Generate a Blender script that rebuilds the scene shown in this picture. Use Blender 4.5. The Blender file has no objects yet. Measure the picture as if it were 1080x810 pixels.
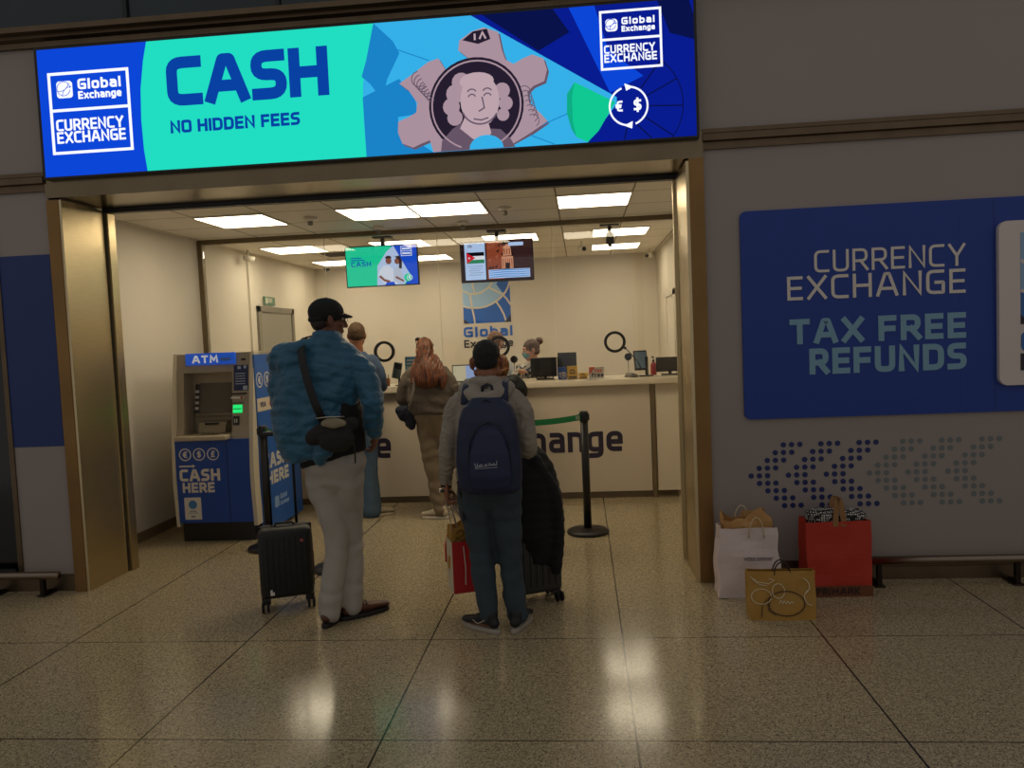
import bpy, bmesh, math, random
from mathutils import Vector, Matrix, noise, Euler
PI = math.pi
random.seed(7)
sc = bpy.context.scene
COL = sc.collection

# ------------------------------------------------------------------ camera, light, exposure
cam_d = bpy.data.cameras.new('camera'); cam = bpy.data.objects.new('camera', cam_d); COL.objects.link(cam)
cam_d.sensor_fit = 'HORIZONTAL'; cam_d.sensor_width = 36.0; cam_d.lens = 36.0 * 827.0 / 1080.0
cam_d.clip_start = 0.05; cam_d.clip_end = 100
_R = Vector((0.99527303, 0.08723855, -0.04267344)); _U = Vector((0.03729879, 0.06233722, 0.99735795)); _W = Vector((-0.0896682, 0.99423514, -0.05878866))
_m = Matrix((( _R.x, _U.x, -_W.x), (_R.y, _U.y, -_W.y), (_R.z, _U.z, -_W.z))).to_4x4()
_m.translation = Vector((0, -5.4, 1.65)); cam.matrix_world = _m
sc.camera = cam
vs = sc.view_settings; vs.view_transform = 'Standard'; vs.look = 'None'; vs.exposure = 0.0; vs.gamma = 1.0; vs.use_curve_mapping = False
w = bpy.data.worlds.new('world'); sc.world = w; w.use_nodes = True
bg = w.node_tree.nodes['Background']; bg.inputs[0].default_value = (0.95, 0.90, 0.86, 1); bg.inputs[1].default_value = 0.30
PANEL_STRENGTH = 9.2
SCREEN_STRENGTH = 1.0

# ------------------------------------------------------------------ materials
def lin(c):
    return tuple((x / 12.92 if x <= 0.04045 else ((x + 0.055) / 1.055) ** 2.4) for x in c)
def hexc(h):
    return tuple(int(h[i:i+2], 16) / 255 for i in (0, 2, 4))
MATS = {}
def mat(name, col, rough=0.6, metal=0.0, bump=0.0, bscale=60, var=0.0, vscale=8, emit=None, es=1.0, stretch=None, spec=0.5, coat=0.0, sheen=0.0):
    if name in MATS: return MATS[name]
    if isinstance(col, str): col = hexc(col)
    m = bpy.data.materials.new(name); m.use_nodes = True; nt = m.node_tree; N = nt.nodes; L = nt.links
    b = N['Principled BSDF']; c = lin(col)
    b.inputs['Base Color'].default_value = (*c, 1); b.inputs['Roughness'].default_value = rough; b.inputs['Metallic'].default_value = metal
    b.inputs['Specular IOR Level'].default_value = spec; b.inputs['Coat Weight'].default_value = coat; b.inputs['Sheen Weight'].default_value = sheen
    if emit is not None:
        if isinstance(emit, str): emit = hexc(emit)
        b.inputs['Emission Color'].default_value = (*lin(emit), 1); b.inputs['Emission Strength'].default_value = es
    if bump or var or stretch:
        tc = N.new('ShaderNodeTexCoord'); mp = N.new('ShaderNodeMapping'); L.new(tc.outputs['Object'], mp.inputs[0])
        if stretch: mp.inputs['Scale'].default_value = stretch
    if var:
        n = N.new('ShaderNodeTexNoise'); n.inputs['Scale'].default_value = vscale; n.inputs['Detail'].default_value = 5
        L.new(mp.outputs[0], n.inputs['Vector'])
        r = N.new('ShaderNodeMapRange'); r.inputs[1].default_value = .3; r.inputs[2].default_value = .7
        r.inputs[3].default_value = 1 - var; r.inputs[4].default_value = 1 + var; L.new(n.outputs[0], r.inputs[0])
        v = N.new('ShaderNodeHueSaturation'); v.inputs['Color'].default_value = (*c, 1); L.new(r.outputs[0], v.inputs['Value'])
        L.new(v.outputs[0], b.inputs['Base Color'])
    if bump:
        n2 = N.new('ShaderNodeTexNoise'); n2.inputs['Scale'].default_value = bscale; n2.inputs['Detail'].default_value = 4
        L.new(mp.outputs[0], n2.inputs['Vector'])
        bp = N.new('ShaderNodeBump'); bp.inputs['Strength'].default_value = bump; bp.inputs['Distance'].default_value = 0.02
        L.new(n2.outputs[0], bp.inputs['Height']); L.new(bp.outputs[0], b.inputs['Normal'])
    MATS[name] = m; return m
def emis(name, col, s=1.0):
    if name in MATS: return MATS[name]
    if isinstance(col, str): col = hexc(col)
    m = bpy.data.materials.new(name); m.use_nodes = True; nt = m.node_tree; nt.nodes.clear()
    o = nt.nodes.new('ShaderNodeOutputMaterial'); e = nt.nodes.new('ShaderNodeEmission')
    e.inputs[0].default_value = (*lin(col), 1); e.inputs[1].default_value = s
    nt.links.new(e.outputs[0], o.inputs[0]); MATS[name] = m; return m
def glass_mat():
    m = bpy.data.materials.new('clear_glass'); m.use_nodes = True; nt = m.node_tree; nt.nodes.clear()
    o = nt.nodes.new('ShaderNodeOutputMaterial'); mx = nt.nodes.new('ShaderNodeMixShader'); fr = nt.nodes.new('ShaderNodeFresnel'); fr.inputs[0].default_value = 1.5
    t = nt.nodes.new('ShaderNodeBsdfTransparent'); t.inputs[0].default_value = (.97, .975, .97, 1)
    g = nt.nodes.new('ShaderNodeBsdfGlossy'); g.inputs['Roughness'].default_value = 0.0
    nt.links.new(fr.outputs[0], mx.inputs[0]); nt.links.new(t.outputs[0], mx.inputs[1]); nt.links.new(g.outputs[0], mx.inputs[2]); nt.links.new(mx.outputs[0], o.inputs[0])
    return m
def line_grid(nt, vec, period, phase, half):
    """1 near the lines coordinate = phase + k*period"""
    N = nt.nodes; L = nt.links
    a = N.new('ShaderNodeMath'); a.operation = 'SUBTRACT'; a.inputs[1].default_value = phase - period / 2; L.new(vec, a.inputs[0])
    f = N.new('ShaderNodeMath'); f.operation = 'FLOORED_MODULO'; f.inputs[1].default_value = period; L.new(a.outputs[0], f.inputs[0])
    s = N.new('ShaderNodeMath'); s.operation = 'SUBTRACT'; s.inputs[1].default_value = period / 2; L.new(f.outputs[0], s.inputs[0])
    ab = N.new('ShaderNodeMath'); ab.operation = 'ABSOLUTE'; L.new(s.outputs[0], ab.inputs[0])
    c = N.new('ShaderNodeMath'); c.operation = 'LESS_THAN'; c.inputs[1].default_value = half; L.new(ab.outputs[0], c.inputs[0])
    return c.outputs[0]
def floor_mat():
    m = bpy.data.materials.new('polished_terrazzo'); m.use_nodes = True; nt = m.node_tree; N = nt.nodes; L = nt.links
    b = N['Principled BSDF']; tc = N.new('ShaderNodeTexCoord')
    v = N.new('ShaderNodeTexVoronoi'); v.inputs['Scale'].default_value = 210; L.new(tc.outputs['Object'], v.inputs['Vector'])
    r = N.new('ShaderNodeValToRGB'); L.new(v.outputs['Color'], r.inputs[0]); r.color_ramp.interpolation = 'CONSTANT'
    stops = [(0, '4f4538'), (.16, '998a6c'), (.42, 'ab9b7b'), (.62, 'bcab89'), (.8, '786a54'), (.9, 'cabb99')]
    el = r.color_ramp.elements
    for i, (p, h) in enumerate(stops):
        e = el[i] if i < 2 else el.new(p)
        e.position = p; e.color = (*lin(hexc(h)), 1)
    n = N.new('ShaderNodeTexNoise'); n.inputs['Scale'].default_value = 60; n.inputs['Detail'].default_value = 6; L.new(tc.outputs['Object'], n.inputs['Vector'])
    mr = N.new('ShaderNodeMapRange'); mr.inputs[1].default_value = .35; mr.inputs[2].default_value = .65; mr.inputs[3].default_value = .78; mr.inputs[4].default_value = 1.12
    L.new(n.outputs[0], mr.inputs[0])
    h = N.new('ShaderNodeHueSaturation'); L.new(r.outputs[0], h.inputs['Color']); L.new(mr.outputs[0], h.inputs['Value'])
    sp = N.new('ShaderNodeSeparateXYZ'); L.new(tc.outputs['Object'], sp.inputs[0])
    gx = line_grid(nt, sp.outputs[0], 1.055, 0.165, .0045); gy = line_grid(nt, sp.outputs[1], 1.085, -1.205, .0035)
    # the cross joints stop at the shop threshold
    th = N.new('ShaderNodeMath'); th.operation = 'LESS_THAN'; th.inputs[1].default_value = -0.5; L.new(sp.outputs[1], th.inputs[0])
    gy2 = N.new('ShaderNodeMath'); gy2.operation = 'MULTIPLY'; L.new(gy, gy2.inputs[0]); L.new(th.outputs[0], gy2.inputs[1])
    mxx = N.new('ShaderNodeMath'); mxx.operation = 'MAXIMUM'; L.new(gx, mxx.inputs[0]); L.new(gy2.outputs[0], mxx.inputs[1])
    mx = N.new('ShaderNodeMix'); mx.data_type = 'RGBA'; L.new(mxx.outputs[0], mx.inputs[0]); L.new(h.outputs[0], mx.inputs[6]); mx.inputs[7].default_value = (*lin(hexc('2b231a')), 1)
    L.new(mx.outputs[2], b.inputs['Base Color'])
    b.inputs['Specular IOR Level'].default_value = .5
    n2 = N.new('ShaderNodeTexNoise'); n2.inputs['Scale'].default_value = 1.5; L.new(tc.outputs['Object'], n2.inputs['Vector'])
    r2 = N.new('ShaderNodeMapRange'); r2.inputs[3].default_value = .09; r2.inputs[4].default_value = .20; L.new(n2.outputs[0], r2.inputs[0]); L.new(r2.outputs[0], b.inputs['Roughness'])
    return m
def ceiling_mat():
    m = bpy.data.materials.new('ceiling_tiles'); m.use_nodes = True; nt = m.node_tree; N = nt.nodes; L = nt.links
    b = N['Principled BSDF']; tc = N.new('ShaderNodeTexCoord'); sp = N.new('ShaderNodeSeparateXYZ'); L.new(tc.outputs['Object'], sp.inputs[0])
    gx = line_grid(nt, sp.outputs[0], 0.62, -0.16, .007); gy = line_grid(nt, sp.outputs[1], 0.62, 1.08, .007)
    mxx = N.new('ShaderNodeMath'); mxx.operation = 'MAXIMUM'; L.new(gx, mxx.inputs[0]); L.new(gy, mxx.inputs[1])
    mx = N.new('ShaderNodeMix'); mx.data_type = 'RGBA'; L.new(mxx.outputs[0], mx.inputs[0]); mx.inputs[6].default_value = (*lin(hexc('eae4d8')), 1); mx.inputs[7].default_value = (*lin(hexc('7a6e5a')), 1)
    L.new(mx.outputs[2], b.inputs['Base Color']); b.inputs['Roughness'].default_value = .55
    return m
M_steel = mat('brushed_steel', 'cfbd95', .32, 1.0, bump=.06, bscale=18, stretch=(1, 1, 40), var=.06)
M_steel_d = mat('bronze_steel', '6b5b48', .38, .9, var=.1)
M_chrome = mat('polished_steel', 'cfc8ba', .18, 1.0)
M_wall_in = mat('shop_wall_paint', 'd9d2c4', .62, var=.015, vscale=2)
M_wall_back = mat('shop_back_wall_paint', 'd5cdbf', .5)
M_facade = mat('facade_panel', '958b85', .45, var=.02, vscale=1.5)
M_skirt = mat('skirting', '75644c', .5)
M_black = mat('black_plastic', '111112', .38)
M_black_rub = mat('black_rubber', '0c0c0d', .8)
M_dkgrey = mat('dark_grey_plastic', '2a2a2b', .45)
M_white = mat('white_plastic', 'dcd6c8', .45)
M_glass = glass_mat()

# ------------------------------------------------------------------ mesh builder
class MB:
    def __init__(s): s.v = []; s.f = []; s.m = []; s.sm = []
    def add(s, vs, fs, mi=0, smooth=False, M=None):
        o = len(s.v)
        if M is not None: vs = [M @ Vector(p) for p in vs]
        s.v += [tuple(p) for p in vs]; s.f += [tuple(i + o for i in f) for f in fs]; s.m += [mi] * len(fs); s.sm += [smooth] * len(fs); return s
    def box(s, a, b, mi=0, M=None, bev=0.0):
        x0, x1 = sorted((a[0], b[0])); y0, y1 = sorted((a[1], b[1])); z0, z1 = sorted((a[2], b[2]))
        if bev > 0:
            bm = bmesh.new(); bmesh.ops.create_cube(bm, size=1)
            for v in bm.verts: v.co = Vector(((x0+x1)/2 + v.co.x*(x1-x0), (y0+y1)/2 + v.co.y*(y1-y0), (z0+z1)/2 + v.co.z*(z1-z0)))
            bmesh.ops.bevel(bm, geom=bm.edges[:], offset=bev, segments=3, profile=.5, affect='EDGES')
            bm.verts.index_update()
            s.add([v.co.copy() for v in bm.verts], [[v.index for v in f.verts] for f in bm.faces], mi, True, M); bm.free(); return s
        vs = [(x0,y0,z0),(x1,y0,z0),(x1,y1,z0),(x0,y1,z0),(x0,y0,z1),(x1,y0,z1),(x1,y1,z1),(x0,y1,z1)]
        return s.add(vs, [(0,3,2,1),(4,5,6,7),(0,1,5,4),(1,2,6,5),(2,3,7,6),(3,0,4,7)], mi, False, M)
    def loft(s, rings, mi=0, smooth=True, caps=True, M=None, closed=True):
        n = len(rings[0]); vs = [p for r in rings for p in r]; fs = []
        for i in range(len(rings)-1):
            for j in range(n if closed else n-1):
                k = (j+1) % n; fs.append((i*n+j, i*n+k, (i+1)*n+k, (i+1)*n+j))
        if caps: fs.append(tuple(range(n-1, -1, -1))); fs.append(tuple(range((len(rings)-1)*n, len(rings)*n)))
        return s.add(vs, fs, mi, smooth, M)
    def tube(s, pts, r, n=10, mi=0, M=None, up=None, ends=False):
        pts = [Vector(p) for p in pts]
        rs = r if isinstance(r, (list, tuple)) and not isinstance(r[0], str) else [r]*len(pts)
        if not isinstance(r, (list, tuple)): rs = [r]*len(pts)
        T = []
        for i in range(len(pts)):
            a = pts[max(0, i-1)]; b = pts[min(len(pts)-1, i+1)]; d = b-a
            T.append(d.normalized() if d.length > 1e-9 else Vector((0,0,1)))
        ref = Vector(up) if up else (Vector((0,0,1)) if abs(T[0].z) < .9 else Vector((0,1,0)))
        rings = []
        def ring(c, t, rr, ref):
            u = (ref - t*ref.dot(t)).normalized(); w_ = t.cross(u)
            ra, rb = rr if isinstance(rr, tuple) else (rr, rr)
            return [c + u*(math.cos(2*PI*k/n)*ra) + w_*(math.sin(2*PI*k/n)*rb) for k in range(n)], u
        def sc_(rr, f): return (rr[0]*f, rr[1]*f) if isinstance(rr, tuple) else rr*f
        if ends:
            for a in (80, 60, 40, 20):
                a = math.radians(a); m_ = min(rs[0]) if isinstance(rs[0], tuple) else rs[0]
                q, ref = ring(pts[0]-T[0]*m_*math.sin(a), T[0], sc_(rs[0], math.cos(a)), ref); rings.append(q)
        for p, t, rr in zip(pts, T, rs):
            q, ref = ring(p, t, rr, ref); rings.append(q)
        if ends:
            for a in (20, 40, 60, 80):
                a = math.radians(a); m_ = min(rs[-1]) if isinstance(rs[-1], tuple) else rs[-1]
                q, ref = ring(pts[-1]+T[-1]*m_*math.sin(a), T[-1], sc_(rs[-1], math.cos(a)), ref); rings.append(q)
        return s.loft(rings, mi, True, True, M)
    def limb(s, pts, rs, n=16, sub=4, up=None, mi=0, M=None):
        P = [Vector(p) for p in pts]; R_ = [r if isinstance(r, tuple) else (r, r) for r in rs]
        out = []; ro = []
        def cr(a, b, c, d, t): return .5*((2*b)+(c-a)*t+(2*a-5*b+4*c-d)*t*t+(3*b-a-3*c+d)*t**3)
        for i in range(len(P)-1):
            a, b, c, d = P[max(0,i-1)], P[i], P[i+1], P[min(len(P)-1,i+2)]
            ra, rb, rc, rd = R_[max(0,i-1)], R_[i], R_[i+1], R_[min(len(P)-1,i+2)]
            for k in range(sub):
                t = k/sub; out.append(cr(a,b,c,d,t)); ro.append(tuple(max(.002, cr(ra[q],rb[q],rc[q],rd[q],t)) for q in (0,1)))
        out.append(P[-1]); ro.append(R_[-1])
        return s.tube(out, ro, n, mi, M, up, ends=True)
    def ell(s, c, r, n=20, mi=0, M=None, rot=None, zmin=None):
        vs = []; fs = []; k = n//2
        for i in range(1, k):
            a = PI*i/k
            for j in range(n):
                b = 2*PI*j/n; vs.append(Vector((math.sin(a)*math.cos(b)*r[0], math.sin(a)*math.sin(b)*r[1], math.cos(a)*r[2])))
        vs.append(Vector((0,0,r[2]))); vs.append(Vector((0,0,-r[2]))); t = len(vs)-2; bt = len(vs)-1
        for i in range(k-2):
            for j in range(n): fs.append((i*n+j, (i+1)*n+j, (i+1)*n+(j+1)%n, i*n+(j+1)%n))
        for j in range(n): fs.append((t, j, (j+1)%n)); fs.append((bt, (k-2)*n+(j+1)%n, (k-2)*n+j))
        if rot is not None: vs = [rot @ v for v in vs]
        vs = [v + Vector(c) for v in vs]
        return s.add(vs, fs, mi, True, M)
    def lathe(s, prof, n=24, mi=0, M=None, smooth=True):
        rings = [[(r*math.cos(2*PI*k/n), r*math.sin(2*PI*k/n), z) for k in range(n)] for r, z in prof]
        return s.loft(rings, mi, smooth, True, M)
    def poly(s, pts, z0, z1, mi=0, M=None):
        """flat outline pts (x,y) extruded between z0 and z1; M maps it into place"""
        n = len(pts); vs = [(x, y, z0) for x, y in pts] + [(x, y, z1) for x, y in pts]
        fs = [tuple(range(n-1, -1, -1)), tuple(range(n, 2*n))] + [(i, (i+1)%n, n+(i+1)%n, n+i) for i in range(n)]
        return s.add(vs, fs, mi, False, M)
    def strokes(s, pl, t, z0, z1, mi=0, M=None):
        for p in pl: s.ribbon(p, t, z0, z1, mi, M)
        return s
    def ribbon(s, pts, t, z0, z1, mi=0, M=None, closed=False):
        P = [Vector((p[0], p[1])) for p in pts]; Q = [P[0]]
        for p in P[1:]:
            if (p-Q[-1]).length > 1e-6: Q.append(p)
        P = Q
        if closed and (P[0]-P[-1]).length < 1e-6: P.pop()
        n = len(P)
        if n < 2: return s
        l = []; r = []
        for i in range(n):
            a = P[(i-1) % n] if (closed or i > 0) else None; b = P[(i+1) % n] if (closed or i < n-1) else None
            d1 = (P[i]-a).normalized() if a is not None else None; d2 = (b-P[i]).normalized() if b is not None else None
            if d1 is None: d1 = d2
            if d2 is None: d2 = d1
            n1 = Vector((-d1.y, d1.x)); n2 = Vector((-d2.y, d2.x)); m_ = n1+n2
            if m_.length < 1e-4: m_ = n1
            m_.normalize(); k = min(1/max(.3, m_.dot(n1)), 1.8)
            l.append(P[i]+m_*k*t/2); r.append(P[i]-m_*k*t/2)
        vs = []
        for a, b in zip(l, r): vs += [(a.x,a.y,z0),(b.x,b.y,z0),(a.x,a.y,z1),(b.x,b.y,z1)]
        fs = []
        for i in range(n if closed else n-1):
            o = 4*i; q = 4*((i+1) % n)
            fs += [(o+2,o+3,q+3,q+2),(o,q,q+1,o+1),(o,o+2,q+2,q),(o+1,q+1,q+3,o+3)]
        if not closed: fs += [(0,1,3,2),(4*n-4,4*n-2,4*n-1,4*n-3)]
        return s.add(vs, fs, mi, False, M)
    def mesh(s, name, mats):
        me = bpy.data.meshes.new(name); me.from_pydata(s.v, [], s.f)
        for m_ in mats: me.materials.append(m_)
        me.polygons.foreach_set('material_index', s.m); me.polygons.foreach_set('use_smooth', s.sm); me.update(); return me
    def build(s, name, mats, parent=None, origin=None, recalc=True):
        if not isinstance(mats, (list, tuple)): mats = [mats]
        me = s.mesh(name, mats)
        if recalc:
            bm = bmesh.new(); bm.from_mesh(me); bmesh.ops.recalc_face_normals(bm, faces=bm.faces[:]); bm.to_mesh(me); bm.free()
        o = bpy.data.objects.new(name, me); COL.objects.link(o)
        if parent is not None:
            o.parent = parent
            wm = world_of(parent)
            me.transform(wm.inverted())
        elif origin is not None:
            me.transform(Matrix.Translation(-Vector(origin))); o.location = origin
        if origin is None and parent is None and me.vertices:
            xs = [v.co for v in me.vertices]
            c = Vector(((min(v.x for v in xs)+max(v.x for v in xs))/2, (min(v.y for v in xs)+max(v.y for v in xs))/2, min(v.z for v in xs)))
            if name.split('_')[0] not in ('floor', 'ceiling'):
                me.transform(Matrix.Translation(-c)); o.location = c
        return o
def world_of(o):
    m_ = Matrix.LocRotScale(o.location, o.rotation_euler, o.scale)
    return world_of(o.parent) @ m_ if o.parent is not None else m_
def fuse(mb, name, mats, parent, vox=.01, smooth=4, disp=None, cut=None):
    """grow one continuous skin over everything collected in mb"""
    me = mb.mesh('tmp', []); o = bpy.data.objects.new('tmp', me); COL.objects.link(o)
    r = o.modifiers.new('r', 'REMESH'); r.mode = 'VOXEL'; r.voxel_size = vox
    if smooth: q = o.modifiers.new('s', 'SMOOTH'); q.iterations = smooth; q.factor = .5
    dg = bpy.context.evaluated_depsgraph_get(); dg.update()
    me2 = bpy.data.meshes.new_from_object(o.evaluated_get(dg)); bpy.data.objects.remove(o); bpy.data.meshes.remove(me)
    if disp:
        nn = [v.normal.copy() for v in me2.vertices]
        for v, n_ in zip(me2.vertices, nn):
            d = disp(v.co, n_); v.co += d if isinstance(d, Vector) else n_*d
    if not isinstance(mats, (list, tuple)): mats = [mats]
    me2.materials.clear()
    for m_ in mats: me2.materials.append(m_)
    for p in me2.polygons: p.use_smooth = True; p.material_index = 0
    me2.name = name; o2 = bpy.data.objects.new(name, me2); COL.objects.link(o2)
    if parent is not None: o2.parent = parent; me2.transform(world_of(parent).inverted())
    me2.update(); return o2
def thing(name, label, cat, loc=(0,0,0), rz=0, group=None):
    o = bpy.data.objects.new(name, None); COL.objects.link(o); o.location = loc; o.rotation_euler = (0,0,rz)
    o.empty_display_size = .1; o['label'] = label; o['category'] = cat
    if group: o['group'] = group
    return o
def tag(o, label, cat, group=None):
    o['label'] = label; o['category'] = cat
    if group: o['group'] = group
    return o
def struct(o): o['kind'] = 'structure'; return o
def copy_tree(o, parent=None):
    c = o.copy(); COL.objects.link(c)
    if parent is not None: c.parent = parent
    for ch in list(o.children): copy_tree(ch, c)
    return c
def TR(loc, rz=0, rx=0, ry=0): return Matrix.Translation(Vector(loc)) @ Euler((rx, ry, rz)).to_matrix().to_4x4()
def front(x, y, z, rz=0, tilt=0):
    """drawing frame standing on a wall seen from the front: drawing x to the right, drawing y up, drawing z towards the viewer"""
    return Matrix.Translation(Vector((x, y, z))) @ Euler((0, 0, rz)).to_matrix().to_4x4() @ Euler((PI/2 + tilt, 0, 0)).to_matrix().to_4x4()
def circ(cx, cy, r, n=32, a0=0, a1=360, ry=None):
    ry = ry or r; cl = abs(a1-a0) >= 359.9
    return [(cx + r*math.cos(math.radians(a0+(a1-a0)*i/(n if cl else n-1))), cy + ry*math.sin(math.radians(a0+(a1-a0)*i/(n if cl else n-1)))) for i in range(n)]
def rrect(x0, y0, x1, y1, r, n=6):
    out = []
    for cx, cy, a in ((x1-r, y1-r, 0), (x0+r, y1-r, 90), (x0+r, y0+r, 180), (x1-r, y0+r, 270)):
        out += circ(cx, cy, r, n, a, a+90)
    return out

# ------------------------------------------------------------------ squarish stroke lettering
def fil(pts, r):
    """round the inner corners of a polyline; a point may carry its own radius"""
    P = [Vector(p[:2]) for p in pts]; rr = [p[2] if len(p) > 2 else r for p in pts]; out = [P[0]]
    for i in range(1, len(P)-1):
        a, b, c = P[i-1], P[i], P[i+1]; q = min(rr[i], (b-a).length*.5, (c-b).length*.5)
        if q < .01: out.append(b); continue
        s_, e = b+(a-b).normalized()*q, b+(c-b).normalized()*q
        for k in range(6): t = k/5; out.append(s_*(1-t)**2 + b*2*t*(1-t) + e*t*t)
    out.append(P[-1]); return [(p.x, p.y) for p in out]
G = {  # glyph: width, polylines (x 0..w, y 0..1 = cap height), corner radius
 'A': (.74, [[(0,0),(.29,1,.02),(.45,1,.02),(.74,0)], [(.13,.3),(.61,.3)]]), 'B': (.6, [[(0,0),(0,1)], [(0,1,0),(.55,1,.2),(.55,.54,.2),(0,.52,0)], [(0,.52,0),(.6,.52,.2),(.6,0,.2),(0,0,0)]]),
 'C': (.56, [[(.56,1),(0,1),(0,0),(.56,0)]]), 'D': (.62, [[(0,0),(0,1)], [(0,1),(.62,1,.34),(.62,0,.34),(0,0)]]),
 'E': (.5, [[(.5,1),(0,1,0),(0,0,0),(.5,0)], [(0,.5),(.46,.5)]]), 'F': (.5, [[(.5,1),(0,1,0),(0,0)], [(0,.48),(.46,.48)]]),
 'G': (.6, [[(.58,1),(0,1),(0,0),(.6,0,.04),(.6,.48,.04),(.32,.48)]]), 'H': (.62, [[(0,0),(0,1)], [(.62,0),(.62,1)], [(0,.5),(.62,.5)]]),
 'I': (.0, [[(0,0),(0,1)]]), 'K': (.58, [[(0,0),(0,1)], [(.55,1),(.1,.5,0),(.58,0)]]), 'L': (.46, [[(0,1),(0,0,0),(.46,0)]]),
 'M': (.8, [[(0,0),(.06,1,0),(.4,.3,0),(.74,1,0),(.8,0)]]), 'N': (.62, [[(0,0),(0,1,0),(.62,0,0),(.62,1)]]),
 'O': (.64, [[(.32,1),(0,1),(0,0),(.32,0)], [(.32,0),(.64,0),(.64,1),(.32,1)]]), 'P': (.56, [[(0,0),(0,1)], [(0,1),(.56,1,.24),(.56,.44,.24),(0,.44)]]),
 'R': (.58, [[(0,0),(0,1)], [(0,1),(.56,1,.24),(.56,.44,.24),(0,.44)], [(.3,.44),(.6,0)]]), 'S': (.54, [[(.52,1),(0,1,.26),(0,.52,.22),(.54,.5,.22),(.54,0,.26),(.0,0)]]),
 'T': (.6, [[(0,1),(.6,1)], [(.3,1),(.3,0)]]), 'U': (.6, [[(0,1),(0,0),(.6,0),(.6,1)]]), 'V': (.66, [[(0,1),(.33,0,.02),(.66,1)]]),
 'X': (.66, [[(0,0),(.66,1)], [(0,1),(.66,0)]]), 'Y': (.64, [[(0,1),(.32,.45,0),(.64,1)], [(.32,.45),(.32,0)]]),
 'a': (.46, [[(.04,.7),(.46,.7,.2),(.46,0)], [(.46,0),(0,0,.16),(0,.4,.16),(.46,.4)]]), 'b': (.48, [[(0,1),(0,0)], [(0,0),(.48,0),(.48,.7),(0,.7)]]),
 'c': (.42, [[(.42,.7),(0,.7),(0,0),(.42,0)]]), 'e': (.48, [[(.44,0),(0,0),(0,.7),(.48,.7),(.48,.33)], [(.48,.33),(0,.33)]]), 'f': (.32, [[(.34,1),(.08,1),(.08,0)], [(-.06,.66),(.3,.66)]]),
 'g': (.48, [[(.48,0),(0,0),(0,.7),(.48,.7)], [(.48,.7),(.48,-.28),(.04,-.28)]]), 'h': (.48, [[(0,1),(0,0)], [(0,.7),(.48,.7),(.48,0)]]), 'l': (.0, [[(0,1),(0,0)]]),
 'm': (.74, [[(0,0),(0,.7,0),(.74,.7),(.74,0)], [(.37,.7),(.37,0)]]), 'n': (.48, [[(0,0),(0,.7,0),(.48,.7),(.48,0)]]), 'o': (.5, [[(.25,.7),(0,.7),(0,0),(.25,0)], [(.25,0),(.5,0),(.5,.7),(.25,.7)]]),
 'r': (.3, [[(0,0),(0,.7,0),(.32,.7)]]), 's': (.42, [[(.4,.7),(0,.7),(0,.36),(.42,.35),(.42,0),(0,0)]]), 't': (.3, [[(.08,.95),(.08,0),(.34,0)], [(-.06,.68),(.3,.68)]]),
 'w': (.7, [[(0,.7),(.15,0,0),(.35,.6,0),(.55,0,0),(.7,.7)]]), 'x': (.5, [[(0,0),(.5,.7)], [(0,.7),(.5,0)]]), 'i': (.0, [[(0,.7),(0,0)], [(0,.9),(0,.98)]]),
 '€': (.56, [[(.56,1),(.1,1,.3),(.1,0,.3),(.56,0)], [(-.06,.6),(.44,.6)], [(-.06,.38),(.4,.38)]]), '$': (.54, [[(.52,.9),(0,.9,.26),(0,.52,.22),(.54,.5,.22),(.54,.1,.26),(.0,.1)], [(.27,1.08),(.27,-.08)]]),
 '£': (.56, [[(.52,.9),(.4,1),(.14,1),(.14,0)], [(-.02,0),(.56,0)], [(-.02,.48),(.42,.48)]]),
 '%': (.6, [[(0,0),(.6,1)], [(0,.9),(.12,.9)], [(.5,.1),(.62,.1)]]), '-': (.3, [[(0,.4),(.3,.4)]]),
}
def text(mb, s_, x, y, H, W=None, t=.17, z0=0, z1=.002, mi=0, M=None, anchor='l', sp=.17, r=.24):
    """caps of overall height H with the baseline at y; W stretches the whole word to that width"""
    tt = t*H; h = H-tt; cur = 0; items = []
    for ch in s_:
        if ch == ' ': cur += .42; continue
        gw, pl = G[ch]; items.append((cur, pl)); cur += gw + t + sp
    tot = (cur - sp)  # in units of h, including stroke width
    fx = (W/(tot*h)) if W else 1.0
    x0 = x if anchor == 'l' else (x - tot*h*fx if anchor == 'r' else x - tot*h*fx/2)
    zi = 0
    for c0, pl in items:
        for p in pl:
            zi += 1; dz = (.15*(z1-z0)) * (zi % 3)
            q = fil(p, r)
            q = [(x0 + (c0 + t/2 + a)*h*fx, y + tt/2 + b*h) for a, b in q]
            # square ends
            a, b = Vector(q[0]), Vector(q[1]); a = a + (a-b).normalized()*tt*.48; q[0] = tuple(a)
            a, b = Vector(q[-1]), Vector(q[-2]); a = a + (a-b).normalized()*tt*.48; q[-1] = tuple(a)
            mb.ribbon(q, tt, z0, z1+dz, mi, M)
    return mb
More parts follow.
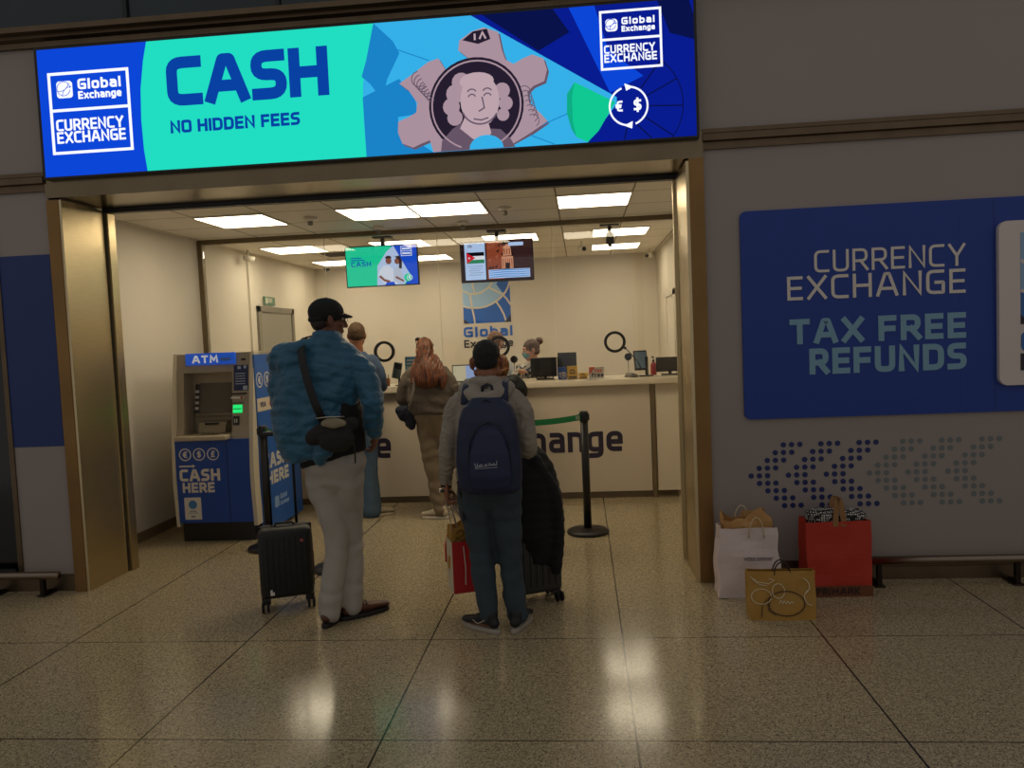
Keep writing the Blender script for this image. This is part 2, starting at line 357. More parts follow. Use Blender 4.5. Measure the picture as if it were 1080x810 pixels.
def globe_logo(mb, x, y, s_, z0, z1, mi_lines, mi_a, mi_b, M, n=10, mi_c=None):
    """square globe emblem: patches of two blues between pale curved lines"""
    mi_c = mi_b if mi_c is None else mi_c
    mb.poly([(x,y),(x+s_,y),(x+s_,y+s_),(x,y+s_)], z0, z0+(z1-z0)*.3, mi_b, M)
    q = lambda L_: [(x+a*s_, y+b*s_) for a, b in L_]
    big = [(0,.37),(.10,.335),(.22,.32),(.35,.32),(.48,.34),(.60,.385),(.72,.45),(.82,.53),(.91,.63),(.97,.74),(1.0,.84)]
    mb.poly(q(big+[(1,1),(0,1)]), z0, z0+(z1-z0)*.6, mi_a, M)
    mb.poly(q([(.72,.80),(.84,.62),(.91,.63),(.97,.74),(1,.84),(1,1),(.86,1)]), z0, z0+(z1-z0)*.8, mi_b, M)
    for L_ in (big, [(0,.70),(.12,.63),(.26,.61),(.42,.65),(.56,.74),(.66,.88),(.70,1)], [(.16,.62),(.17,.48),(.19,.32),(.22,.15),(.235,0)], [(.56,.74),(.70,.66),(.85,.575)], [(.70,.44),(.79,.30),(.86,.15),(.90,0)], [(.85,.575),(.93,.48),(1,.36)], [(.26,.61),(.22,.8),(.24,1)]):
        mb.ribbon(q(L_), .035*s_, z0, z1, mi_lines, M)
    mb.poly(q([(0,0),(.13,0),(0,.10)]), z0, z1*1.0+.0002, mi_c, M); mb.poly(q([(1,0),(1,.16),(.86,0)]), z0, z1+.0002, mi_c, M)
# ------------------------------------------------------------------ the setting
FY = -0.25   # facade plane
struct(MB().box((-7.5,-9,-.1),(6.5,6.2,0)).build('floor', floor_mat(), origin=(0,0,0)))
ceil = struct(MB().box((-3.98,0.30,2.79),(1.22,6.2,2.9)).build('ceiling', ceiling_mat(), origin=(0,0,0)))
struct(MB().box((-4.02,.27,0),(-3.92,6.2,2.79)).build('wall_left', M_wall_in))
struct(MB().box((1.12,.27,0),(1.22,6.2,2.79)).build('wall_right', M_wall_in))
struct(MB().box((-3.92,6.1,0),(1.12,6.2,2.79)).build('wall_back', M_wall_back))
struct(MB().box((-3.92,.29,0),(-3.905,2.44,.085)).build('baseboard_left', M_skirt))
struct(MB().box((1.1,.29,0),(1.12,2.44,.085)).build('baseboard_right', M_skirt))
struct(MB().box((-3.92,3.66,0),(-3.895,3.76,2.79)).build('trim_2', M_wall_in))     # shallow pilaster
# facade walls
struct(MB().box((.81,FY,0),(6.2,FY+.12,2.79)).build('wall_front_right', M_facade))
struct(MB().box((.0,FY,2.90),(6.2,FY+.12,3.76)).build('wall_front_upper', M_facade))
struct(MB().box((-7.5,FY,2.90),(0,FY+.12,3.76)).build('wall_front_upper_left', M_facade))
lw = MB().box((-4.0,FY,0.10),(-3.60,FY+.12,2.79)); lw.build
struct(lw.build('wall_front_left', M_facade))
M_dkglass = mat('dark_glazing', '06080c', .12, spec=.6)
pane = struct(MB().box((-7.5,FY+.02,.1),(-4.02,FY+.06,2.79)).build('window_1', M_dkglass))
struct(MB().box((-4.03,FY-.01,.1),(-3.995,FY+.1,2.79)).build('trim_3', M_steel_d))
struct(MB().box((-7.5,FY-.005,0),(-3.60,FY+.12,.12)).build('baseboard_front_left', M_steel_d))
bb = MB().box((.81,FY-.012,0.0),(6.2,FY,.03), 0).box((.81,FY-.02,.03),(6.2,FY,.085), 0).box((.81,FY-.008,.085),(6.2,FY,.13), 0)
struct(bb.build('baseboard_front_right', M_steel_d))
# cornice profile of bronze metal right of and behind the sign
def profile_x(x0, x1, prof):
    mb = MB(); mb.loft([[(x0, y, z) for y, z in prof], [(x1, y, z) for y, z in prof]], 0, False, True); return mb
corn = [(FY+.02,2.785),(FY-.02,2.785),(FY-.02,2.83),(FY-.05,2.835),(FY-.05,2.875),(FY-.035,2.885),(FY-.035,2.91),(FY+.02,2.91)]
struct(profile_x(.81, 6.2, corn).build('trim_4', M_steel_d))
struct(profile_x(-7.5, -3.6, corn).build('trim_5', M_steel_d))
topp = [(FY+.1,3.74),(FY-.03,3.74),(FY-.03,3.775),(FY-.06,3.79),(FY-.06,3.81),(FY-.11,3.815),(FY-.11,3.85),(FY-.04,3.87),(FY+.1,3.87)]
struct(profile_x(-7.5, 6.2, topp).build('trim_6', M_steel_d))
M_top = mat('dark_teal_glazing', '0b222a', .22, spec=.6, var=.25, vscale=1.2)
tg = MB().box((-7.5,FY,3.87),(6.2,FY+.05,5.4))
struct(tg.build('window_2', M_top))
for k, x in enumerate((-2.95,-1.9,-.93,0.05,1.0,2.0,3.0)):
    struct(MB().box((x-.015,FY-.02,3.87),(x+.015,FY,5.4)).build('trim_%d' % (20+k), mat('dark_mullion', '10161b', .5)))
# dark upper bulkhead behind the wall so nothing leaks
struct(MB().box((-7.5,FY+.13,2.92),(6.2,FY+.2,5.4)).build('wall_bulkhead', mat('dark_void', '101010', .9)))
struct(MB().box((-7.5,FY+.13,0),(-4.05,FY+.2,2.9)).build('wall_void_left', MATS['dark_void']))
# steel portal round the shop opening
portal = MB()
portal.box((-3.60,FY-.03,0),(-3.515,.27,2.72), 1).box((-3.515,FY-.025,0),(-3.495,.19,2.72), 0)         # left jamb, front edge and face
portal.box((-3.515,.19,0),(-3.50,.215,2.70), 2).box((-3.515,.215,0),(-3.47,.30,2.70), 0)
portal.box((.72,FY-.03,0),(.812,.12,2.735), 1).box((.70,FY-.025,0),(.72,.27,2.72), 0)
portal.box((.70,.19,0),(.715,.215,2.70), 2).box((.68,.26,0),(.72,.30,2.70), 0)
struct(portal.build('trim_7', [M_steel, mat('bronze_edge', '8a6a40', .4, .8, var=.12, vscale=3), M_black]))
head = MB().box((-3.60,FY-.03,2.735),(.812,FY+.02,2.90),0).box((-3.515,FY+.02,2.735),(.72,.22,2.77),0).box((-3.515,.22,2.705),(.72,.28,2.79),1).box((-3.515,FY+.02,2.77),(.72,.3,2.9),1)
struct(head.build('trim_8', [mat('head_steel', '7d705a', .24, 1.0, var=.08, vscale=4), M_dkgrey]))
struct(MB().box((-4.0,.2,2.79),(-3.5,.3,2.95)).box((.7,.2,2.79),(1.2,.3,2.95)).box((-4.02,.27,0),(-3.6,.3,2.79)).box((.81,.27,0),(1.2,.3,2.79)).build('wall_return', M_wall_in))
# doors in the side walls
d = struct(MB().box((-3.925,3.95,0),(-3.905,4.98,2.10)).build('door_1', mat('grey_door', '8d8a80', .5)))
struct(MB().box((-3.92,3.87,0),(-3.89,3.95,2.17)).box((-3.92,4.98,0),(-3.89,5.06,2.17)).box((-3.92,3.87,2.10),(-3.89,5.06,2.17)).build('trim_9', mat('grey_frame', '7c776c', .5)))
MB().tube([(-3.90,4.06,1.02),(-3.86,4.06,1.02),(-3.86,4.18,1.02)], .011).lathe([(.02,0),(.02,.01)], M=TR((-3.905,4.06,1.02), ry=PI/2)).build('door_handle', M_chrome, d)
d = struct(MB().box((1.105,4.02,0),(1.125,4.75,2.08)).build('door_2', M_white))
struct(MB().box((1.09,3.94,0),(1.12,4.02,2.15)).box((1.09,4.75,0),(1.12,4.83,2.15)).box((1.09,3.94,2.08),(1.12,4.83,2.15)).build('trim_10', M_white))
MB().tube([(1.10,4.12,1.02),(1.06,4.12,1.02),(1.06,4.24,1.02)], .011).build('door_handle', M_chrome, d)
# glazing over the counter
GY = 2.50
fr = MB().box((-3.92,GY-.03,2.745),(1.12,GY+.03,2.79)).box((-3.92,GY-.03,0),(-3.87,GY+.03,2.745)).box((1.085,GY-.03,1.2),(1.12,GY+.03,2.745))
struct(fr.build('trim_11', mat('glazing_rail', '77694f', .45, .6)))
xs = [-3.87,-2.58,-1.41,-.25,1.085]
for k in range(4):
    g = MB().box((xs[k]+.002,GY-.005,1.2),(xs[k+1]-.002,GY+.005,2.745)); struct(g.build('window_%d' % (3+k), M_glass))
    if k < 3:
        struct(MB().box((xs[k+1]-.003,GY-.0055,1.2),(xs[k+1]+.003,GY+.0055,2.745)).build('trim_%d' % (12+k), mat('glass_joint', 'cfc6b0', .4)))
tag(MB().box((-3.905,4.08,2.19),(-3.895,4.42,2.295)).build('exit_sign', mat('exit_green', '4d7a5a', .5, emit='9fc9a8', es=.05)), 'small green and white exit sign on the left wall above the grey door', 'sign')
es = [o for o in COL.objects if o.name == 'exit_sign'][0]
mb = MB(); Mx = Matrix(((0,0,1,-3.895),(1,0,0,4.12),(0,1,0,2.21),(0,0,0,1)))
mb.poly([(.0,.0),(.06,.0),(.06,.07),(.0,.07)],0,.002,0,Mx); text(mb,'EXIT',.085,.012,.055,t=.2,z0=0,z1=.002,mi=0,M=Mx,sp=.12); mb.build('lettering', M_white, es)
# ceiling light panels
M_panel = emis('lit_diffuser', (1.0,.93,.80), PANEL_STRENGTH)
LP = [(-3.26,1.09,'nearest the left jamb'),(-2.02,1.08,'left one of the front pair'),(-1.40,1.08,'right one of the front pair'),(-.16,1.06,'nearest the right jamb'),
 (-3.60,3.28,'behind the glass at far left'),(-2.34,3.26,'behind the glass above the green screen'),(-1.06,3.24,'behind the glass above the poster screen'),(.17,3.22,'behind the glass above the empty mount'),
 (-3.58,4.95,'of the back row, nearest the left wall'),(-2.34,4.88,'of the back row, behind the green screen'),(.18,4.68,'of the back row, behind the empty mount')]
for x, y, t in LP:
    L_ = thing('ceiling_light', 'square lit ceiling panel ' + t, 'light', (x+.31,y+.31,2.775), 0, 'lit ceiling panels')
    MB().box((x+.012,y+.012,2.779),(x+.608,y+.608,2.785)).build('diffuser', M_panel, L_)
    MB().box((x,y,2.777),(x+.62,y+.012,2.79)).box((x,y+.608,2.777),(x+.62,y+.62,2.79)).box((x,y+.012,2.777),(x+.012,y+.608,2.79)).box((x+.608,y+.012,2.777),(x+.62,y+.608,2.79)).build('frame', M_white, L_)
# ceiling fittings
def detector(x, y, s_, label):
    t = thing('smoke_detector', label, 'detector', (x,y,2.79))
    MB().lathe([(.055*s_,0),(.055*s_,-.018),(.045*s_,-.03),(.03*s_,-.035)], M=TR((x,y,2.79))).build('base', M_white, t)
    MB().lathe([(.02*s_,-.033),(.022*s_,-.06),(.012*s_,-.07)], M=TR((x,y,2.79))).build('sensor', mat('grey_pl', '6e675a', .5), t)
detector(-2.35,1.45,1.15,'round smoke detector between the two left front ceiling panels')
detector(-1.93,2.2,1.0,'round smoke detector above the green screen, by the glazing rail')
detector(-1.10,2.2,1.0,'round smoke detector above the poster screen, by the glazing rail')
detector(-.62,1.5,1.1,'round smoke detector left of the front right ceiling panel')
vt = thing('ceiling_vent', 'dark slotted air vent in the ceiling behind the glass', 'vent', (-2.85,4.25,2.79))
vm = MB(); 
for k in range(5): vm.box((-3.15,4.05+k*.085,2.772),(-2.5,4.08+k*.085,2.788))
vm.build('slats', M_dkgrey, vt); MB().box((-3.2,4.0,2.78),(-2.45,4.03,2.79)).box((-3.2,4.44,2.78),(-2.45,4.47,2.79)).box((-3.2,4.03,2.78),(-3.17,4.44,2.79)).box((-2.48,4.03,2.78),(-2.45,4.44,2.79)).build('frame', M_white, vt)
def bullet_cam(x, y, z, rz, label):
    t = thing('security_camera', label, 'camera', (x,y,z))
    M = TR((x,y,z), rz)
    MB().tube([(0,0,.0),(0,.0,-.06)], .014, M=M).build('bracket', M_white, t)
    MB().tube([(0,.05,-.085),(0,-.07,-.1)], .034, n=16, M=M).build('housing', M_white, t)
    MB().tube([(0,-.069,-.1),(0,-.082,-.102)], .026, n=16, M=M).build('lens', M_black, t)
bullet_cam(-3.80,3.45,2.79,2.4,'white security camera under the ceiling at the left wall')
bullet_cam(.98,5.55,2.79,-.6,'white security camera in the back right ceiling corner')
bullet_cam(.05,4.3,2.79,.4,'white security camera behind the poster screen')
t = thing('dome_camera', 'small dark dome camera in the back left ceiling corner', 'camera', (-3.62,5.75,2.79))
MB().lathe([(.06,0),(.06,-.02),(.05,-.025)], M=TR((-3.62,5.75,2.79))).build('base', M_white, t)
MB().lathe([(.045,-.025),(.04,-.05),(.022,-.066),(.005,-.07)], M=TR((-3.62,5.75,2.79))).build('dome', M_black, t)

# ------------------------------------------------------------------ LED sign over the opening
BLUE='0a46d8'; TEAL='12d6bb'
SY = -.33
sg = thing('led_sign', 'long lit blue and teal sign over the shop opening reading CASH NO HIDDEN FEES', 'sign', (-1.4,SY,2.86))
MB().box((-3.57,SY,2.85),(.785,FY-.02,3.715)).build('housing', M_black, sg)
E1 = lambda n, c, s_=1.0: emis(n, c, s_*SCREEN_STRENGTH)
art = [E1('led_blue','0c48dc',.95),E1('led_teal','22e2c6',.95),E1('led_cyan','38b6f0',.92),E1('led_navy','0a1f9a',.85),E1('led_note','c0a4b2',.75),E1('led_ink','2d2438',.7),E1('led_cyan2','1e90dc',.8),
       E1('led_green','10b890',.85),E1('led_face','d0b4be',.8),E1('led_deep','0b1552',.8),E1('led_teal2','12d79c',.85),E1('led_mid','786478',.7)]
F = front(0, SY, 0)
ab = MB()
def lay(pts, k, mi): ab.poly(pts, .0, .0008*k, mi, F)
lay([(-3.55,2.862),(.768,2.862),(.768,3.70),(-3.55,3.70)],1,0)
lay([(-2.78,3.70),(-2.81,3.58),(-2.84,3.40),(-2.85,3.2),(-2.845,3.0),(-2.83,2.862),(-1.2,2.862),(-1.2,3.70)],2,1)
lay([(-1.6,3.4),(-1.2,3.70),(-1.2,2.862),(-1.32,2.862)],2.4,10) if False else None
# right: navy field with fan lines
lay([(-.62,3.70),(.768,3.70),(.768,2.862),(.09,2.862),(.28,3.10)],2,3)
lay([(-.55,3.70),(-.1,3.70),(.0,3.55),(-.2,3.45)],2.6,9); lay([(.55,3.70),(.74,3.70),(.768,3.6),(.768,3.45),(.62,3.5)],2.4,9)
lay([(.0,3.70),(.16,3.70),(.24,3.42),(.45,3.25),(.24,3.16)],2.3,0)
for a0, a1 in ((-64,-38),(-34,-5),(-1,24),(28,50)):
    lay([(x,max(2.864,y)) for x,y in [(.35+.08*math.cos(math.radians(a0)),3.07+.08*math.sin(math.radians(a0)))]+circ(.35,3.07,.335,8,a0,a1)+[(.35+.08*math.cos(math.radians(a1)),3.07+.08*math.sin(math.radians(a1)))]],3,3)
for a in (-95,-66,-36,-3,26,52): ab.ribbon([(.35+.13*math.cos(math.radians(a)),3.07+.13*math.sin(math.radians(a))),(.35+.34*math.cos(math.radians(a)),max(2.865,3.07+.34*math.sin(math.radians(a))))],.008,0,.0032,9,F)
ab.ribbon(circ(.35,3.07,.34,24,-38,52),.006,0,.0033,9,F)
# light blue puzzle field
lay([(-1.25,3.70),(-.62,3.70),(.28,3.13),(.28,3.09),(.09,2.862),(-1.34,2.862),(-1.345,3.1),(-1.34,3.31),(-1.31,3.47)],3.4,2)
lay([(-1.345,3.24),(-1.1,3.34),(-1.0,3.2),(-.99,3.11),(-1.12,3.10),(-1.12,3.0),(-.98,2.92),(-.9,2.862),(-1.34,2.862)],3.8,6)
lay([(-1.25,3.70),(-1.13,3.58),(-1.09,3.50),(-1.18,3.34),(-1.2,3.27),(-1.25,3.26),(-1.29,3.32),(-1.345,3.37),(-1.31,3.47)],3.9,6)
# banknote piece
note=[(-1.10,3.31),(-1.0,3.37),(-.91,3.43),(-.84,3.45),(-.80,3.38),(-.73,3.35),(-.66,3.38),(-.65,3.44),(-.71,3.49),(-.70,3.55),(-.62,3.60),(-.54,3.62),(-.45,3.585),(-.43,3.47),(-.41,3.41),(-.36,3.38),(-.30,3.41),(-.24,3.43),(-.17,3.40),(-.15,3.33),(-.17,3.26),(-.24,3.235),(-.28,3.20),(-.27,3.13),(-.2,3.06),(-.16,3.01),(-.26,2.95),(-.42,2.864),(-.90,2.864),(-.92,2.94),(-.98,2.92),(-1.03,2.90),(-1.10,2.93),(-1.125,3.00),(-1.12,3.07),(-1.05,3.095),(-1.0,3.12),(-.99,3.18),(-1.04,3.26)]
lay([(x+.012,max(2.863,y-.014)) for x,y in note],4.3,11); lay(note,4.8,4)
lay([(x,max(2.864,y)) for x,y in circ(-.61,3.14,.305,36,0,360,.30)],5.2,5); ab.ribbon([(x,max(2.866,y)) for x,y in circ(-.61,3.14,.285,40,-68,248,.278)],.010,0,.0046,4,F)
# generic engraved portrait: shoulders, wig, face
lay([(-.85,2.864),(-.84,2.93),(-.77,3.0),(-.70,3.04),(-.62,2.98),(-.54,2.99),(-.46,2.98),(-.40,2.92),(-.37,2.864)],5.6,11)
lay([(x,max(2.865,y)) for x,y in ((-.72,3.0),(-.64,2.93),(-.57,2.90),(-.52,2.96),(-.54,3.04),(-.68,3.08))],6.0,8)
for cx, cy, r_ in ((-.74,3.22,.06),(-.77,3.14,.055),(-.75,3.07,.05),(-.70,3.29,.06),(-.44,3.22,.05),(-.42,3.14,.045),(-.44,3.07,.04)): lay(circ(cx,cy,r_,14),6.4,4)
lay(circ(-.585,3.17,.125,24,0,360,.165),6.9,8); lay(circ(-.60,3.29,.11,18,0,360,.055),7.2,8)
for ex in (-.635,-.535): ab.ribbon(circ(ex,3.185,.025,7,20,160),.008,0,.0062,11,F); ab.ribbon(circ(ex,3.21,.032,7,30,150),.008,0,.0062,11,F)
ab.ribbon([(-.57,3.19),(-.558,3.12),(-.595,3.10)],.009,0,.0062,11,F); ab.ribbon([(-.63,3.055),(-.58,3.045),(-.535,3.057)],.009,0,.0062,11,F); ab.ribbon(circ(-.585,3.14,.12,12,200,330,.12),.010,0,.0062,11,F)
for k in range(7): ab.ribbon(circ(-.97+.012*k,3.33-.02*k,.05-.004*k,9,100,320),.006,0,.0046,11,F); ab.ribbon(circ(-.30+.008*k,3.2-.03*k,.04,9,-60,120),.005,0,.0046,11,F)
lay([(-.61,3.60),(-.52,3.61),(-.50,3.545),(-.58,3.52),(-.68,3.55)],5.2,5); ab.ribbon([(-.60,3.585),(-.60,3.545)],.012,0,.0048,8,F); ab.ribbon([(-.57,3.55),(-.55,3.59),(-.53,3.55)],.012,0,.0048,8,F)
lay([(x,max(2.865,y)) for x,y in circ(-.555,2.865,.11,20,0,360,.085)],7.4,2)
# green wedge
lay([(.27,3.10),(.02,3.24)]+[(.0,3.16),(-.01,3.06),(.0,2.97),(.02,2.90)]+[(.09,2.864),(.16,2.93)],4.4,10); lay([(.02,3.24),(-.03,3.17),(-.035,3.05),(-.01,2.95),(.02,2.90),(.0,3.0),(.0,3.15)],4.6,7)
ab.ribbon([(-.22,2.98),(.0,3.06)],.006,0,.0036,6,F); ab.ribbon([(-.27,2.93),(-.12,2.864)],.006,0,.0036,6,F); ab.ribbon([(-1.12,3.53),(-.9,3.44)],.006,0,.0036,6,F)
ab.build('display', art, sg)
M_ledw = E1('led_white','f2f6ff',1.1); M_ledtx = E1('led_text_blue','0b4bb8',.75)
def logo_box(mb, x0, z0, x1, z1, zd, t, mi, M, z=.0045):
    mb.ribbon([(x0,z0),(x1,z0),(x1,z1),(x0,z1)], t, 0, z, mi, M, closed=True); mb.ribbon([(x0,zd),(x1,zd)], t, 0, z, mi, M)
lt = MB(); logo_box(lt,-3.475,3.015,-2.925,3.535,3.295,.018,0,F)
def small_globe(lt, x, z, s_):
    lt.poly(rrect(x,z,x+s_,z+s_,.02),0,.004,0,F)
    for r_, cx, cy in ((.42,.45,.55),(.6,.2,1.0),(.55,.9,.1)): lt.ribbon([p for p in circ(x+cx*s_,z+cy*s_,r_*s_,30) if x<p[0]<x+s_ and z<p[1]<z+s_],.004,0,.0046,1,F)
text(lt,'Global',-3.275,3.425,.068,W=.30,t=.2,z1=.0045,M=F); text(lt,'Exchange',-3.275,3.362,.050,W=.30,t=.2,z1=.0045,M=F)
text(lt,'CURRENCY',-3.445,3.16,.075,W=.47,t=.17,z1=.0045,M=F); text(lt,'EXCHANGE',-3.445,3.078,.075,W=.48,t=.17,z1=.0045,M=F)
small_globe(lt,-3.425,3.375,.11); lt.build('logo', [M_ledw, art[0]], sg); lt = MB(); logo_box(lt,.195,3.305,.565,3.655,3.485,.014,0,F)
text(lt,'Global',.325,3.572,.042,W=.205,t=.22,z1=.0045,M=F); text(lt,'Exchange',.325,3.528,.034,W=.205,t=.22,z1=.0045,M=F)
text(lt,'CURRENCY',.212,3.40,.05,W=.315,t=.18,z1=.0045,M=F); text(lt,'EXCHANGE',.212,3.345,.05,W=.325,t=.18,z1=.0045,M=F)
small_globe(lt,.225,3.535,.075); lt.build('logo', [M_ledw, art[0]], sg); lt = MB()
lt.ribbon(circ(.352,3.07,.118,24,-70,85),.011,0,.005,0,F); lt.ribbon(circ(.352,3.07,.118,24,110,265),.011,0,.005,0,F)
lt.poly([(.33,3.21),(.385,3.187),(.34,3.165)],0,.005,0,F); lt.poly([(.375,2.975),(.32,2.952),(.37,2.93)],0,.005,0,F)
text(lt,'€',.275,3.04,.065,t=.17,z1=.005,M=F); text(lt,'$',.385,3.035,.078,t=.17,z1=.005,M=F); lt.build('exchange_symbol', M_ledw, sg); lt = MB()
text(lt,'CASH',-2.655,3.27,.315,W=1.09,t=.235,sp=.07,z1=.0045,M=F,mi=1); text(lt,'NO HIDDEN FEES',-2.65,3.095,.082,W=.88,t=.22,sp=.13,z1=.0045,M=F,mi=1)
lt.build('lettering', [M_ledw, M_ledtx], sg)

# ------------------------------------------------------------------ big blue board and the dotted arrows
M_board = mat('board_blue', '0c3690', .5, var=.02)
bd = thing('wall_board', 'large dark blue board on the right wall reading CURRENCY EXCHANGE TAX FREE REFUNDS', 'sign', (2.6,FY,1.06))
FB = front(0, FY, 0)
MB().poly(rrect(1.03,1.06,4.4,2.385,.04),0,.018,0,FB).build('panel', M_board, bd)
MB().box((2.36,FY-.0185,1.09),(2.361,FY-.018,2.36)).box((2.56,FY-.0187,1.07),(2.566,FY-.018,2.38)).build('panel_joint', mat('board_joint','0a2d78',.5), bd)
tb = MB(); 
text(tb,'CURRENCY',2.392,1.978,.138,W=.91,t=.12,z0=.018,z1=.021,M=FB,anchor='r'); text(tb,'EXCHANGE',2.392,1.81,.15,W=1.08,t=.13,z0=.018,z1=.021,M=FB,anchor='r')
tb.build('white_lettering', mat('board_white','d6cfc6',.5), bd)
tb = MB(); text(tb,'TAX FREE',2.392,1.53,.16,W=1.07,t=.22,z0=.018,z1=.021,M=FB,anchor='r'); text(tb,'REFUNDS',2.392,1.335,.165,W=.95,t=.22,z0=.018,z1=.021,M=FB,anchor='r')
tb.build('pale_blue_lettering', mat('board_pale','78a2ba',.5), bd)
MB().poly(rrect(2.575,1.225,4.1,2.235,.05),.018,.05,0,FB).build('logo_card', mat('card_white','cfc4be',.5), bd)
lc = MB(); globe_logo(lc,2.70,1.60,.56,.05,.053,0,1,2,FB,mi_c=3)
text(lc,'Global',2.70,1.43,.125,W=.58,t=.2,z0=.05,z1=.053,mi=2,M=FB); text(lc,'Exchange',2.70,1.315,.105,W=.60,t=.2,z0=.05,z1=.053,mi=3,M=FB)
lc.build('logo', [MATS['card_white'], mat('logo_pale','86a9c9',.5), mat('logo_blue','2f63a8',.5), mat('logo_dark','251c2b',.5)], bd)
def chevron(x, zc, s_, m_, label):
    mb = MB(); p = .0517
    for r_ in range(-4, 5):
        off = abs(r_)
        for c in range(3):
            mb.poly(circ(x + (off + c)*p, zc + r_*.0495*1.0, .0175, 12), 0, .0015, 0, front(0, FY, 0))
    o = mb.build('dotted_arrow', m_); tag(o, label, 'wall sticker', 'dotted arrows under the blue board')
M_dotb = mat('dot_blue','15245e',.5); M_dotg = mat('dot_grey','6b7375',.5)
for k, (x, m_, l_) in enumerate(((1.065,M_dotb,'leftmost of the three dark blue dotted arrows above the shopping bags'),(1.30,M_dotb,'middle one of the three dark blue dotted arrows above the shopping bags'),(1.537,M_dotb,'rightmost of the three dark blue dotted arrows, beside the grey ones'),
     (1.805,M_dotg,'leftmost of the three grey dotted arrows, next to the blue ones'),(2.042,M_dotg,'middle one of the three grey dotted arrows under the blue board'),(2.285,M_dotg,'rightmost of the three grey dotted arrows under the blue board'))):
    chevron(x, .69, .62, m_, l_)
# left sticker
tag(MB().box((-4.0,FY-.004,1.03),(-3.62,FY,2.36)).build('blue_wall_panel', mat('left_blue','14306e',.5,var=.03)), 'plain dark blue panel on the wall left of the steel jamb', 'panel')
# bumper rails
def rail(x0, x1, z, posts, y, label):
    t = thing('bumper_rail', label, 'rail', ((x0+x1)/2, y, 0), 0, 'low steel bumper rails along the facade')
    MB().tube([(x0,y,z),(x1,y,z)], .026, n=16).build('bar', mat('rail_steel','85786a',.28,1.0), t)
    for px in posts:
        m_ = MB(); m_.box((px-.014,y-.015,.012),(px+.014,y+.015,z-.02)).box((px-.03,y-.03,.0),(px+.03,y+.12,.012),bev=.004).tube([(px,y,.03),(px,y+.10,.012)],.012); m_.build('post', mat('rail_post','2a2018',.4,.7), t)
rail(1.73, 5.5, .165, (1.80,2.62,3.4,4.2,5.0), -.40, 'low round steel bumper rail right of the red bag')
rail(-7.2, -3.66, .145, (-3.78,-4.15,-5.0,-6.0), -.36, 'low round steel bumper rail left of the steel jamb')
# ------------------------------------------------------------------ counter
CY = 2.45
M_cf = mat('counter_front', 'cdbfa8', .5); M_ct = mat('counter_top', 'd8cbb2', .35); M_logo_dk = mat('counter_lettering', '2a2036', .5)
ct = thing('service_counter', 'long cream service counter under the glass with dark exchange lettering', 'counter', (-1.4,2.7,0))
MB().box((-3.86,CY,.07),(.66,CY+.05,1.14)).build('front_panel', M_cf, ct)
MB().box((-3.86,CY+.03,0),(.66,CY+.06,.07)).build('kickboard', M_skirt, ct)
MB().box((-3.865,CY-.07,1.14),(1.085,3.10,1.20),bev=.006).build('worktop', M_ct, ct)
MB().box((.665,CY-.012,0),(.705,CY+.06,1.14)).build('steel_post', mat('post_metal','8d7d62',.35,.9), ct)
MB().box((.715,CY+.0,.07),(1.085,CY+.04,1.14)).build('side_panel', mat('side_pan','dccfb6',.5), ct)
lt = MB(); FC = front(0, CY, 0)
for xr in (-1.985, .375): text(MB(),'Exchange',xr,.475,.27,W=1.50,t=.18,z1=.003,M=FC,anchor='r',sp=.15).build('lettering', M_logo_dk, ct)
# staff desk behind
MB_ = MB().box((-3.8,3.12,.0),(1.0,3.16,1.14)); MB_.build('inner_panel', M_cf, ct)
# logo on the back wall
lg = thing('wall_logo', 'square blue globe logo with Global Exchange lettering on the back wall', 'sign', (-1.36,6.1,1.5))
FW = front(0, 6.1, 0)
gl = MB(); globe_logo(gl,-1.71,1.885,.70,0,.008,0,1,2,FW,mi_c=3)
gl.build('globe_emblem', [mat('logo_cream','e0d4bf',.5), mat('logo_pale_in','9cc3ea',.5), mat('logo_blue_in','1460c4',.5), mat('logo_navy_in','1a1f42',.5)], lg)
g2 = MB(); text(g2,'Global',-1.72,1.685,.15,W=.725,t=.23,z1=.008,M=FW); g2.build('blue_lettering', MATS['logo_blue_in'], lg)
g3 = MB(); text(g3,'Exchange',-1.72,1.53,.115,W=.725,t=.18,z1=.008,M=FW); g3.build('dark_lettering', mat('logo_dark_in','2b2430',.5), lg)
# speaking rings in the glass
M_ring = mat('ring_black','15120f',.4)
for x, l_ in ((-2.01,'black speaking ring in the glass left of the red haired woman'),(-.825,'black speaking ring in the glass behind the backpack man'),(.335,'black speaking ring in the glass on the right pane')):
    mb = MB(); M_ = front(x, GY-.006, 1.565); mb.ribbon(circ(0,0,.0935,48),.028,-.02,.012,0,M_,closed=True); o = mb.build('speaking_ring', M_ring); tag(o, l_, 'ring')
# ------------------------------------------------------------------ hanging screens
def hanging_tv(name, x0, x1, z0, z1, y, label, tilt, content):
    cx, cz = (x0+x1)/2, (z0+z1)/2; t = thing(name, label, 'screen', (cx,y,z1))
    w_, h_ = x1-x0, z1-z0
    M = front(cx, y, cz, 0, tilt)
    mb = MB(); mb.box((-w_/2,-h_/2,-.045),(w_/2,h_/2,0),M=M,bev=.006); mb.box((-w_*.3,-h_*.3,-.07),(w_*.3,h_*.3,-.045),M=M); mb.build('casing', M_black, t)
    mb = MB(); mb.box((cx-.02,y+.08,cz),(cx+.02,y+.12,2.79)).box((cx-.10,y+.04,2.775),(cx+.10,y+.16,2.79)).box((cx-.09,y+.06,cz-.05),(cx+.09,y+.09,cz+.05)); mb.build('ceiling_mount', M_dkgrey, t)
    d = MB(); mats = content(d, M, w_-.024, h_-.024); d.build('display', mats, t)
